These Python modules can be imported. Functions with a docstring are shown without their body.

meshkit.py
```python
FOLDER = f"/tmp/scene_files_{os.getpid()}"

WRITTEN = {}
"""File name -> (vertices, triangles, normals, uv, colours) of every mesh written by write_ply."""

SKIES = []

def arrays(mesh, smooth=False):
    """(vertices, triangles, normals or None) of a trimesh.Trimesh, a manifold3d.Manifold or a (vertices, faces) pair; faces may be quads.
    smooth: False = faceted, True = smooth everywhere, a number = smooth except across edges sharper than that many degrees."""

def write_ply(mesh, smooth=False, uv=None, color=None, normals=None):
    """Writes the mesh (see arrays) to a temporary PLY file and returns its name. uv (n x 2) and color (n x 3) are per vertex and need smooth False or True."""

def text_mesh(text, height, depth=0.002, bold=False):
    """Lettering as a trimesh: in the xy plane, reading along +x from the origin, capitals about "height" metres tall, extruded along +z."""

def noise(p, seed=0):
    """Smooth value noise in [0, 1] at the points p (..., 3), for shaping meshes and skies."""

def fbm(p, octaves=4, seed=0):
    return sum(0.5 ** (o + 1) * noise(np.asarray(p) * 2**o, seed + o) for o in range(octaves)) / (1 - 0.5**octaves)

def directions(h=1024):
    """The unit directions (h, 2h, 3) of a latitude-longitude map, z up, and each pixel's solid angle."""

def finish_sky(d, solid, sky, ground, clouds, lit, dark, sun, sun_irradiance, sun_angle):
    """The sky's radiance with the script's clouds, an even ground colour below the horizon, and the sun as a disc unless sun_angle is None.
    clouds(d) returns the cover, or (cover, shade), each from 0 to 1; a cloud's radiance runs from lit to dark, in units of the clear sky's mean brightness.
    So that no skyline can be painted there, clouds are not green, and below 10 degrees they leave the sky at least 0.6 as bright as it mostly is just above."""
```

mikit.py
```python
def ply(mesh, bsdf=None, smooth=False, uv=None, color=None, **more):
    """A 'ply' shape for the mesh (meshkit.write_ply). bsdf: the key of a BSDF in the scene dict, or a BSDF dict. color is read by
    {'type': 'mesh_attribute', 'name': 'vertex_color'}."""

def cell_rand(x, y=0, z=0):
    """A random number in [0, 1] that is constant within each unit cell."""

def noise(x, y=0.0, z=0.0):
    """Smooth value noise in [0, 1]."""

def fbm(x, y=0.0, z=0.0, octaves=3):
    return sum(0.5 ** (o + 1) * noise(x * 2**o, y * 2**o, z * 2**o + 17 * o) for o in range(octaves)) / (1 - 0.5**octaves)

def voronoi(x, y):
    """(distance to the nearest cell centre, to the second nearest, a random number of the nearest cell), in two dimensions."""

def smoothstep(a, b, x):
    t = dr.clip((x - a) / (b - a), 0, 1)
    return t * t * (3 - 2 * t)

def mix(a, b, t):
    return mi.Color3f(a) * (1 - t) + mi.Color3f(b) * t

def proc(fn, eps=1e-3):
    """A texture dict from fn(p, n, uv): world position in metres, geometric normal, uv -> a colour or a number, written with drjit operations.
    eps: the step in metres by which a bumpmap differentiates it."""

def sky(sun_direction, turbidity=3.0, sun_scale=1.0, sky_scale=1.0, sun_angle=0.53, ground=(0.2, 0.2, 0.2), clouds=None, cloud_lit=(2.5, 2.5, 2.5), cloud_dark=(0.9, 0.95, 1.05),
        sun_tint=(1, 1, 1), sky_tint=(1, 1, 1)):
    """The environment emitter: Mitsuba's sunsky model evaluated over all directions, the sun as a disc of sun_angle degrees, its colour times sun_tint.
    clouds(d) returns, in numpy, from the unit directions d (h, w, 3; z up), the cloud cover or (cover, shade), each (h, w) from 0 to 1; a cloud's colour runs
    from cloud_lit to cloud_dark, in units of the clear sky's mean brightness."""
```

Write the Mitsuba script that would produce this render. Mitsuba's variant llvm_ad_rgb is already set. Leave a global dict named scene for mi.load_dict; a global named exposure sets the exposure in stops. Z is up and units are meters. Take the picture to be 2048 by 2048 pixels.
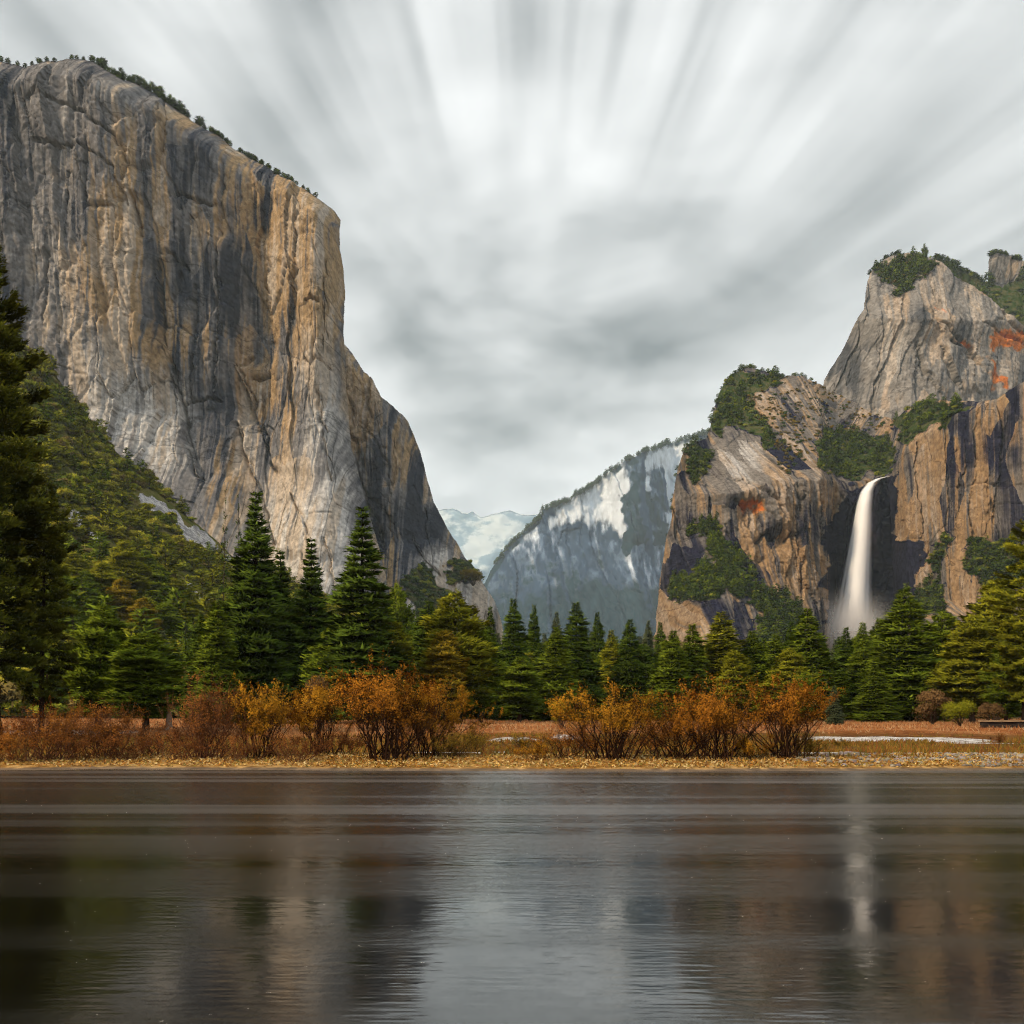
import math, numpy as np, trimesh, mitsuba as mi, drjit as dr, mikit, meshkit, shapely
from mikit import proc, noise, fbm, smoothstep, mix, voronoi

T = mi.ScalarTransform4f
# ------------------------------------------------------------------ camera, sky, exposure
F, HOR, HC = 1967.0, 1428.0, 2.2          # focal length and horizon row (in 2048-pixel units), eye height over the river
exposure = 3.0
HAZE = 3.7e-5
scene = {'type': 'scene'}
labels = {}
scene['camera'] = {'type': 'perspective', 'fov': 55.0, 'fov_axis': 'x', 'near_clip': 0.5, 'far_clip': 40000.0,
                   'principal_point_offset_y': -(HOR / 2048 - 0.5),
                   'to_world': T().look_at(origin=[0, 0, HC], target=[0, 100, HC], up=[0, 0, 1]),
                   'medium': {'type': 'ref', 'id': 'haze_air'}}


def sstep(a, b, x):
    t = np.clip((x - a) / (b - a), 0, 1)
    return t * t * (3 - 2 * t)


def clouds(d):
    """A moving cloud deck: streaks fan out from where the wind carries the clouds over the ridge."""
    el0, az0 = math.radians(13.5), math.radians(1.0)
    v = np.array([math.sin(az0) * math.cos(el0), math.cos(az0) * math.cos(el0), math.sin(el0)])
    e1 = np.cross(v, [0, 0, 1]); e1 /= np.linalg.norm(e1)
    e2 = np.cross(e1, v)
    th = np.arccos(np.clip(d @ v, -1, 1))
    ca, sa = d @ e1, d @ e2
    r = np.sqrt(ca**2 + sa**2) + 1e-6
    ca, sa = ca / r, sa / r
    lt = np.log(th + 0.15)
    fine = sstep(.16, .42, th)
    s = 0
    for K, kl, w in ((2.6, 2.0, .40), (6.0, 2.6, .32), (14., 2.6, .22 * fine), (30., 2.6, .12 * fine), (55., 2.4, .05 * fine)):
        s = s + w * (meshkit.fbm(np.stack([ca * K + 3, sa * K + 7, lt * kl + 1.7], -1), 2, int(K)) - .5)
    az, el = np.degrees(np.arctan2(d[..., 0], d[..., 1])), np.degrees(np.arcsin(np.clip(d[..., 2], -1, 1)))
    warp = meshkit.fbm(np.stack([az / 9.0, el / 5, az * 0 + 4], -1), 2, 9) - .5
    puff = meshkit.fbm(np.stack([az / 6.5 + warp, el / 2.9 + warp * .6, az * 0], -1), 5, 4) - .5
    near = 1 - sstep(.10, .38, th)
    sh = 0.47 + 2.4 * s * (1 - .9 * near) + 1.5 * puff * near + .35 * puff * (1 - near)
    # broad bright and dark masses of the deck (azimuth, elevation, spreads, change of shade)
    for a, e, ra, re, k in ((1.5, 29, 7, 4.5, -.36), (-9, 26, 4.5, 6, -.26), (-19, 31, 4, 5, -.14), (-15, 38, 3.5, 3, .16), (-10.5, 38, 4.5, 4.5, .36), (1.5, 21.0, 10, 3.0, .30),
                            (11, 22, 7, 3.5, .20), (0, 16.8, 9, 1.7, .16), (-2, 11.8, 10, 2.6, -.55), (19, 34, 6, 7, .16), (12.5, 30, 4, 6, -.10), (17, 22, 4, 4, -.12),
                            (-9.0, 20, 2.6, 4, -.20), (-23, 36, 5, 3, -.12), (8, 14.0, 5, 2.0, -.22), (0, 40, 6, 5, -.34), (24, 27, 5, 5, -.1), (-3, 34, 4, 3, .10)):
        sh = sh + k * np.exp(-((az - a) / ra) ** 2 - ((el - e) / re) ** 2)
    return np.ones(d.shape[:2]), np.clip(sh, 0, 1)


scene['sky'] = mikit.sky([-0.68, -0.52, 0.62], turbidity=3, sun_scale=0.30, sun_angle=8, sun_tint=(1.0, .95, .88), clouds=clouds,
                         cloud_lit=(1.86, 1.89, 1.89), cloud_dark=(.36, .41, .445), ground=(.12, .11, .08))
scene['haze_air'] = {'type': 'homogeneous', 'albedo': {'type': 'rgb', 'value': [.76, .92, 1.0]}, 'sigma_t': HAZE}


# ------------------------------------------------------------------ helpers
def W(px, py, Y):
    px, py, Y = np.broadcast_arrays(np.asarray(px, float), np.asarray(py, float), np.asarray(Y, float))
    return np.stack([(px - 1024) / F * Y, Y, HC + (HOR - py) / F * Y], -1)


def lab(key, label=None, category=None, group=None, kind=None):
    labels[key] = {k: v for k, v in (('label', label), ('category', category), ('group', group), ('kind', kind)) if v}


USED = {}


def numbered(name):
    n = USED.get(name, 0)
    USED[name] = n + 1
    return name if n == 0 else f'{name}_{n:03d}'


def ref(i):
    return {'type': 'ref', 'id': i}


def plyn(v, f, bsdf, color=None, normals=None, uv=None):
    path = meshkit.write_ply((v, f), False, uv, color, normals)
    return {'type': 'ply', 'filename': path, 'face_normals': normals is None, 'bsdf': ref(bsdf)}


def fb(x, y, z=0, o=4, seed=0):
    x, y, z = np.broadcast_arrays(np.asarray(x, float), np.asarray(y, float), np.asarray(z, float))
    return meshkit.fbm(np.stack([x, y, z], -1), o, seed)


def hash2(i, j, s):
    h = (i.astype(np.int64) * 374761393 + j.astype(np.int64) * 668265263 + s * 1442695) & 0xFFFFFFFF
    h = ((h ^ (h >> 13)) * 1274126177) & 0xFFFFFFFF
    return ((h ^ (h >> 16)) & 0xFFFFFF) / 16777215.0


def vor(x, y, s=0):
    i, j = np.floor(x), np.floor(y)
    d1 = np.full(x.shape, 9.0); d2 = d1.copy(); w = np.zeros(x.shape)
    for a in (-1, 0, 1):
        for b in (-1, 0, 1):
            ci, cj = i + a, j + b
            d = np.hypot(ci + hash2(ci, cj, s + 1) - x, cj + hash2(ci, cj, s + 2) - y)
            d2 = np.where(d < d1, d1, np.minimum(d2, d)); w = np.where(d < d1, hash2(ci, cj, s + 3), w); d1 = np.minimum(d1, d)
    return d1, d2, w


def resample(pts, n):
    p = np.asarray(pts, float)
    s = np.r_[0, np.cumsum(np.hypot(*np.diff(p, axis=0).T))]
    u = np.linspace(0, s[-1], n)
    return np.stack([np.interp(u, s, p[:, 0]), np.interp(u, s, p[:, 1])], -1)


def blobs(px, py, lst):
    o = np.zeros(np.shape(px))
    for x, y, rx, ry, k in lst:
        o += k * np.exp(-(((px - x) / rx) ** 2 + ((py - y) / ry) ** 2) ** 1.5)
    return o


def inside(px, py, poly, soft=14.0, seed=0):
    """1 inside the polygon, fading over 'soft', with a ragged edge."""
    jx = (fb(px / 22., py / 22., seed, 3, seed) - .5) * 44
    jy = (fb(px / 22., py / 22., seed + 9, 3, seed + 5) - .5) * 44
    P = shapely.Polygon(poly)
    pts = shapely.points(np.stack([px + jx, py + jy], -1).reshape(-1, 2))
    shapely.prepare(P)
    ins = shapely.contains(P, pts)
    d = np.zeros(len(pts))
    near = shapely.dwithin(P.boundary, pts, soft)
    d[near] = shapely.distance(P.boundary, pts[near])
    val = np.where(ins, np.where(near, .5 + .5 * d / soft, 1), np.where(near, .5 - .5 * d / soft, 0))
    return val.reshape(np.shape(px))


def cracks(px, py, lst):
    """Open corners and flake edges: (polyline, half width, depth, reach of the step to its right, step)."""
    o = np.zeros(np.shape(px))
    pts = shapely.points(np.stack([px + (fb(px / 30., py / 30., 1, 3) - .5) * 26, py + (fb(px / 26., py / 26., 8, 3) - .5) * 20], -1).reshape(-1, 2))
    for line, w, dep, reach, step in lst:
        L = shapely.LineString(line); shapely.prepare(L)
        d = shapely.distance(L, pts).reshape(np.shape(px))
        o -= .8 * dep * np.exp(-(d / (.55 * w)) ** 1.3) * (.35 + .9 * fb(px / 24., py / 24., 3, 2))
        if step:
            yy = np.array([p[1] for p in line], float); xx = np.array([p[0] for p in line], float)
            q = np.argsort(yy)
            lx = np.interp(py, yy[q], xx[q])
            rows = sstep(yy.min() - 12, yy.min() + 12, py) * (1 - sstep(yy.max() - 12, yy.max() + 12, py))
            side = (px - lx) * np.sign(reach)
            o += step * rows * (side > 0) * np.exp(-np.clip(side, 0, None) / abs(reach))
    return o


def sheet(top, bot, nu, nv, depth, disp=None, dx=0.0, back=((14, 2), (60, -6), (170, -40), (360, -150), (500, -500), (520, -3000)), jag=0, seed=0, tp=1.0):
    a, b = resample(top, nu), resample(bot, nu)
    if jag:
        s = np.arange(nu)
        a[:, 1] += (fb(s / 7., 0, seed, 3, seed) - .5) * 2 * jag
        a[:, 0] += (fb(s / 7., 5, seed, 3, seed + 3) - .5) * jag
    t = (np.linspace(0, 1, nv) ** tp)[:, None]
    px, py = a[:, 0] * (1 - t) + b[:, 0] * t, a[:, 1] * (1 - t) + b[:, 1] * t
    P = W(px, py, depth(px, py))
    if disp is not None:
        P[..., 1] -= disp(P, px, py)
    G, rows = P, nv
    if back:
        ex = np.stack([P[0] + np.array([dx * dy, dy * 1.0, dz * 1.0]) for dy, dz in back][::-1])
        ex[..., 2] = np.maximum(ex[..., 2], -1.5)
        G = np.concatenate([ex, P]); rows = nv + len(back)
        px, py = np.concatenate([np.repeat(px[:1], len(back), 0), px]), np.concatenate([np.repeat(py[:1], len(back), 0), py])
    i = np.arange(rows * nu).reshape(rows, nu)
    q = np.stack([i[:-1, :-1], i[1:, :-1], i[1:, 1:], i[:-1, 1:]], -1).reshape(-1, 4)
    return dict(P=G, px=px, py=py, F=np.vstack([q[:, [0, 1, 2]], q[:, [0, 2, 3]]]), nb=len(back) if back else 0)


def put_sheets(key, sheets, bsdf, uvs):
    v, f, u, n = [], [], [], 0
    for s, uv in zip(sheets, uvs):
        v.append(s['P'].reshape(-1, 3)); f.append(s['F'] + n); u.append(uv.reshape(-1, 2)); n += v[-1].shape[0]
    scene[key] = mikit.ply((np.vstack(v), np.vstack(f)), bsdf, smooth=True, uv=np.vstack(u))


def rockdisp(P, sc=1.0, amp=1.0, seed=0, slant=0.0, fine=1.0, turn=0.0):
    a = P[..., 0] + slant * P[..., 2] - turn * (P[..., 1] - 1300) * sstep(500, 530, P[..., 0])
    z, y = P[..., 2], P[..., 1]
    wob = (fb(a / (70 * sc), z / (70 * sc), seed, 3, seed) - .5) * 26 * sc
    aw = a + wob
    r1 = np.abs(2 * fb(aw / (60 * sc), z / (520 * sc), seed, 2, seed + 1) - 1)
    r2 = np.abs(2 * fb(aw / (20 * sc), z / (190 * sc), seed + 2, 3, seed + 2) - 1)
    d1, d2, w = vor(aw / (34 * sc), (z + .6 * wob) / (120 * sc), seed)
    e1, e2, w2 = vor(aw / (13 * sc) + 5, (z - wob) / (38 * sc), seed + 7)
    d = amp * sc * (34 * (np.sqrt(r1 + .02) - .5) + 13 * np.sqrt(r2 + .01) + 14 * (w - .5) - 5 * np.exp(-((d2 - d1) / .05) ** 2)
                    + 3.4 * (w2 - .5) - 2.2 * np.exp(-((e2 - e1) / .07) ** 2))
    saw = (aw / (46 * sc) + 1.3 * fb(aw / (150 * sc), z / (260 * sc), 7, 2, seed + 5)) % 1.0
    d += amp * sc * 17 * (saw - .5) * sstep(.35, .6, fb(aw / (80 * sc), z / (160 * sc), 9, 2, seed + 6))
    d += fine * sc * (7 * (fb(a / (12 * sc), z / (14 * sc), y / 40, 4, seed + 3) - .5) + 3.4 * (fb(a / (3.5 * sc), z / (4.5 * sc), 0, 2, seed + 4) - .5))
    return d


def tube(pts, radii, sides=5):
    p = np.asarray(pts, float)
    t = np.gradient(p, axis=0); t /= np.linalg.norm(t, axis=1, keepdims=True) + 1e-12
    a = np.cross(t, np.where(np.abs(t[:, 2:]) < .9, [0, 0, 1.], [1., 0, 0])); a /= np.linalg.norm(a, axis=1, keepdims=True) + 1e-12
    b, an = np.cross(t, a), np.arange(sides) * 2 * np.pi / sides
    v = p[:, None] + np.broadcast_to(radii, (len(p),))[:, None, None] * (np.cos(an)[None, :, None] * a[:, None] + np.sin(an)[None, :, None] * b[:, None])
    i, j = np.meshgrid(np.arange(len(p) - 1), np.arange(sides), indexing='ij')
    q = np.stack([i * sides + j, i * sides + (j + 1) % sides, (i + 1) * sides + (j + 1) % sides, (i + 1) * sides + j], -1).reshape(-1, 4)
    return v.reshape(-1, 3), np.vstack([q[:, [0, 1, 2]], q[:, [0, 2, 3]]])


def join(parts):
    v, f, n = [], [], 0
    for a, b in parts:
        v.append(a); f.append(b + n); n += len(a)
    return np.vstack(v), np.vstack(f)


# ------------------------------------------------------------------ materials
def rock_fn(gray, tan, dark, pale, sc=1.0, turn=0.0, streak=1.0, block=.42, red=(.60, .185, .05), veg=(.035, .058, .014), soil=(.085, .085, .035), slant=0.0):
    """u: warm iron staining (above 1: red lichen); v: tone of the rock (0 dark, for wet rock and the shaded overhang recess, 1 pale; below 0: grown over)."""
    def fn(p, n, uv):
        a = p.x + slant * p.z
        if turn:
            a = a - turn * (p.y - 1300) * smoothstep(500, 530, p.x)
        z = p.z
        wob = (fbm(a / (60 * sc), z / (90 * sc), 3.0) - .5) * 12 * sc
        aw = a + wob
        s1 = fbm(aw / (17 * sc), z / (300 * sc), 1.0, 4) - .5
        s2 = fbm(aw / (5.0 * sc), z / (120 * sc), 5.0, 3) - .5
        cell = voronoi((aw + 8 * s2) / (27 * sc), (z + 14 * s1) / (80 * sc))[2] - .5
        pt = block * cell + fbm(aw / (48 * sc), z / (70 * sc), 9.0, 4) - .5
        g = fbm(a / (7 * sc), z / (8 * sc), p.y / (20 * sc), 4) - .5
        f = fbm(a / (2.6 * sc), z / (3.4 * sc), p.y / (9 * sc), 2) - .5
        s3 = fbm(aw / (2.2 * sc), z / (70 * sc), 8.0, 2) - .5
        warm = smoothstep(.36, .66, dr.minimum(uv.x, 1.0) + s1 * 1.4 + s2 * .8 + s3 * .4 + pt * .9)
        tone = dr.select(uv.y < -.15, .4, dr.select(uv.y < -.01, -.32, uv.y)) + (s1 * .95 + s2 * .7 + s3 * .45) * streak + pt * .7
        c = mix(gray, tan, warm * .85)
        c = mix(c, pale, smoothstep(.55, 1.0, tone) * (1 - .5 * warm))
        c = mix(c, dark, smoothstep(.46, .08, tone) * .93)
        c = mix(c, red, smoothstep(.0, .75, (uv.x - 1.1) + s2 * .9 + g * 1.4) * smoothstep(1.0, 1.1, uv.x))
        # joints: fine cracks along and across the face
        k1 = dr.abs(fbm(aw / (30 * sc), z / (240 * sc), 21.0, 4) - .5)
        k2 = dr.abs(fbm((a + .5 * z) / (52 * sc), (z - .4 * a) / (36 * sc), 31.0, 5) - .5)
        here = smoothstep(.40, .60, fbm(a / (60 * sc), z / (80 * sc), 41.0, 2))
        k3 = dr.abs(fbm(a / (75 * sc), (z + 6 * s1) / (30 * sc), 51.0, 4) - .5)
        line = dr.maximum(smoothstep(.016, .002, k1) * here, dr.maximum(.6 * smoothstep(.010, .001, k2) * (1 - here * .6), .8 * smoothstep(.014, .002, k3) * (1 - here)))
        c = c * (1 + g * .8 + f * 1.0) * (1 - .55 * line)
        vg = smoothstep(-.30, -.55, uv.y + g * .5)
        return mix(c, mix(veg, soil, smoothstep(-.1, .15, g)), vg)
    return fn


def diffuse(key, tex, rough=None):
    scene[key] = {'type': 'twosided', 'bsdf': {'type': 'diffuse', 'reflectance': tex}}


diffuse('granite', proc(rock_fn((.180, .176, .180), (.385, .262, .135), (.034, .042, .062), (.55, .53, .50))))
diffuse('granite_warm', proc(rock_fn((.175, .157, .142), (.33, .208, .105), (.006, .009, .032), (.44, .42, .40), .85, .6, .58, .85, slant=.06)))
diffuse('granite_high', proc(rock_fn((.24, .225, .21), (.38, .29, .21), (.065, .07, .08), (.46, .44, .41), 1.2, 0.0, .75, .65, slant=-.25)))


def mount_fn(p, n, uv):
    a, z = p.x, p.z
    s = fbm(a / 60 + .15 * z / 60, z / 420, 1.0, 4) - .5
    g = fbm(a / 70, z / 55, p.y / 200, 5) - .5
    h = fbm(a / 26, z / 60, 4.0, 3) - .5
    rock = mix((.046, .082, .145), (.125, .18, .27), smoothstep(-.12, .2, s + h * .8))  # blue of the valley haze is tinted into the rock colour
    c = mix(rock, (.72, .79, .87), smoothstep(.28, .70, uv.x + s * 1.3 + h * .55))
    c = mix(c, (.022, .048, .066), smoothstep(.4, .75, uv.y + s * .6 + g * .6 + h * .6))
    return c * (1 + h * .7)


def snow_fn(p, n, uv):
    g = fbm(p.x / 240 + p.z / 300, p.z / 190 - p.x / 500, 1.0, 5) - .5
    return mix((.27, .40, .51), (.66, .75, .80), smoothstep(-.10, .22, g + (uv.x - .5) * .5))  # bluish pale: distance haze is mixed into both rock and snow colours


diffuse('hazed_mountain_rock', proc(mount_fn))
diffuse('hazed_snow_rock', proc(snow_fn))


def slope_fn(p, n, uv):
    g = fbm(p.x / 14, p.y / 14, p.z / 14, 4) - .5
    h = fbm(p.x / 3, p.y / 3, p.z / 3, 3) - .5
    c = mix((.080, .092, .018), (.15, .125, .045), smoothstep(-.15, .2, g))
    r = mix((.26, .25, .25), (.48, .46, .44), smoothstep(-.2, .2, g + h))
    return mix(c, r, smoothstep(.4, .6, uv.x + g * .5)) * (1 + h * .8)


diffuse('slope_soil', proc(slope_fn))


def ground_fn(p, n, uv):
    g = fbm(p.x / 3.1, p.y / 6, 2.0, 5) - .5
    f = fbm(p.x / .35, p.y / .5, 7.0, 4) - .5
    m = fbm(p.x / 16, p.y / 9, 11.0, 3) - .5
    meadow = mix((.23, .085, .030), (.33, .15, .06), smoothstep(-.15, .2, g + m))
    hollow = mix((.085, .045, .018), (.14, .085, .03), smoothstep(-.2, .2, g + f * .5))
    c = mix(hollow, meadow, smoothstep(72, 88, p.y + m * 20))
    forest = mix((.05, .04, .02), (.10, .06, .03), smoothstep(-.2, .2, g))
    c = mix(c, forest, smoothstep(195, 225, p.y + m * 30))
    litter = mix((.30, .15, .035), (.42, .26, .10), smoothstep(-.2, .2, f + g))
    c = mix(c, litter, smoothstep(47, 44, p.y + m * 6))
    c = mix(c, (.16, .12, .085), smoothstep(.10, .03, p.z + f * .06) * smoothstep(44, 42, p.y))
    c = mix(c, mix((.36, .34, .32), (.54, .53, .52), smoothstep(-.2, .2, f)), smoothstep(.4, .6, uv.x + g * .4))
    return c * (1 + f * .8)


diffuse('ground_soil', proc(ground_fn))
for key, c in (('bark', (.055, .038, .026)), ('dark_bark', (.018, .013, .010)), ('willow_bark', (.036, .018, .011)), ('red_twig', (.135, .062, .032))):
    diffuse(key, proc(lambda p, n, uv, c=c: mi.Color3f(c) * (.55 + .9 * fbm(p.x * 9, p.y * 9, p.z * 2.2, 3))))
scene['needles'] = {'type': 'twosided', 'bsdf': {'type': 'diffuse', 'reflectance': {'type': 'mesh_attribute', 'name': 'vertex_color'}}}
scene['leaf'] = {'type': 'principledthin', 'base_color': {'type': 'mesh_attribute', 'name': 'vertex_color'}, 'roughness': .6, 'diff_trans': .7, 'specular': .2} if False else \
    {'type': 'twosided', 'bsdf': {'type': 'diffuse', 'reflectance': {'type': 'mesh_attribute', 'name': 'vertex_color'}}}


# ------------------------------------------------------------------ river
def streaks(p):
    return fbm(p.x / 34, p.y / 1.25 + .7 * fbm(p.x / 12, p.y / 3, 2.0, 3), 1.0, 4)


def ripple(p, n, uv):
    amp = (.85 + .45 * smoothstep(.36, .68, streaks(p))) * (1 + 2.6 * smoothstep(11, 24, p.y))
    return amp * (.0026 * fbm(p.x / .75, p.y / .16, 3.0, 3) + .0013 * noise(p.x / .16, p.y / .045, 8.0))


def bed_fn(p, n, uv):
    return mix((.002, .0015, .001), (.034, .026, .019), (.25 + .75 * smoothstep(.42, .72, streaks(p))) * smoothstep(10, 26, p.y))


def rough_fn(p, n, uv):
    return .10 + .09 * smoothstep(.38, .68, streaks(p)) + .09 * smoothstep(11, 24, p.y)


scene['river_water'] = {'type': 'bumpmap', 'scale': 1.0, 'nested_texture': proc(ripple, eps=.004),
                        'nested_bsdf': {'type': 'principled', 'base_color': proc(bed_fn), 'roughness': proc(rough_fn), 'eta': 2.6}}
wx, wy = np.meshgrid(np.linspace(-400, 400, 41), np.r_[np.linspace(-60, 60, 61)])
i = np.arange(wx.size).reshape(wx.shape)
q = np.stack([i[:-1, :-1], i[:-1, 1:], i[1:, 1:], i[1:, :-1]], -1).reshape(-1, 4)
scene['river'] = mikit.ply((np.stack([wx, wy, wx * 0], -1).reshape(-1, 3), q), 'river_water', smooth=True, uv=np.stack([wx, wy], -1).reshape(-1, 2))
lab('river', 'wide dark river with smooth streaky reflections', 'river', kind='structure')


# ------------------------------------------------------------------ ground
def shore(x):
    return 38.4 + (fb(x / 11., 0, 0, 3, 3) - .5) * 2.4 + (fb(x / 2.3, 4, 0, 2, 5) - .5) * .5


SP = np.array([(-400, .9), (-36, .8), (-35, .5), (-32, -1.0), (-3, -.6), (0, 0), (.9, .09), (2.2, .17), (4.5, .28), (7, .30), (10, .22), (16, .14), (28, .12), (38, .22), (43, .50), (47, .74), (60, .82),
               (110, .92), (180, 1.0), (240, 1.3), (400, 2), (3000, 4), (22000, 4)], float)


def ground_z(x, y):
    s = np.asarray(y, float) - shore(np.asarray(x, float))
    z = np.interp(s, SP[:, 0], SP[:, 1])
    return z + np.where(s > .3, (fb(x / 4., y / 4., 0, 4, 8) - .5) * .22 * np.clip(s / 4, 0, 1), 0)


gy = np.r_[-400, -60, np.linspace(-10, 37, 24), np.linspace(37.2, 48, 110), np.linspace(48.3, 95, 110), np.linspace(96, 240, 70), np.geomspace(250, 21000, 40)]
gx = np.r_[-12000, -3000, -900, -300, np.linspace(-150, -46, 70), np.linspace(-45, 45, 420), np.linspace(46, 150, 70), 300, 900, 3000, 12000]
gX, gY = np.meshgrid(gx, gy)
gZ = ground_z(gX, gY)
ppx, ppy = 1024 + gX / np.maximum(gY, 5) * F, HOR + (HC - gZ) / np.maximum(gY, 5) * F
# pale sandbars, and gravel on the right-hand shore (x, y, half-lengths, in metres)
sand = np.zeros(gX.shape)
for x, y, rx, ry, k in ((29.5, 75.5, 8.5, 4.2, 1), (33, 69, 4, 2.0, .75), (0.2, 74, 2.6, 4.5, .9), (4.2, 77, 1.6, 4, .7), (-3.6, 52, 2.0, 1.7, .95), (-.7, 51.5, 1.6, 1.8, .95), (15.6, 50, 2.6, 1.5, .9), (21, 46.5, 6, 2.0, .62), (26, 44, 7, 2.0, .5),
                         (-38, 84, 9, 5, .6)):
    sand = np.maximum(sand, k * np.exp(-(((gX - x) / rx) ** 2 + ((gY - y) / ry) ** 2) ** 1.5))
i = np.arange(gX.size).reshape(gX.shape)
q = np.stack([i[:-1, :-1], i[:-1, 1:], i[1:, 1:], i[1:, :-1]], -1).reshape(-1, 4)
scene['ground'] = mikit.ply((np.stack([gX, gY, gZ], -1).reshape(-1, 3), q), 'ground_soil', smooth=True, uv=np.stack([sand, sand * 0], -1).reshape(-1, 2))
lab('ground', 'orange autumn meadow and river bank on the valley floor', 'ground', kind='structure')


# ------------------------------------------------------------------ left cliff
def cap_depth(px, py):
    Y = 1200 + 120 * np.clip(px / 690, -.6, 1)
    edge = np.interp(py, [100, 400, 440, 690, 800, 900, 1000, 1200], [690, 690, 688, 700, 700, 712, 735, 790])
    k = np.clip((px - (edge - 70)) / 70, 0, 1)
    Y = Y + 90 * k**2.2
    Y = Y - .30 * np.clip(py - 820, 0, None) - .0006 * np.clip(py - 820, 0, None) ** 2      # the foot leans out
    top = np.interp(px, [-300, 0, 140, 240, 330, 400, 460, 540, 600, 640, 690], [150, 125, 115, 155, 205, 255, 300, 340, 370, 400, 440])
    Y = Y + np.where(py < top + 45, .022 * np.clip(top + 45 - py, 0, None) ** 2, 0)           # rounded rim
    Y = Y + 35 * np.exp(-((px - 520) / 60) ** 2) - 40 * np.exp(-((px - 640) / 60) ** 2) - 30 * np.exp(-((px - 210) / 110) ** 2)
    return Y


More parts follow.
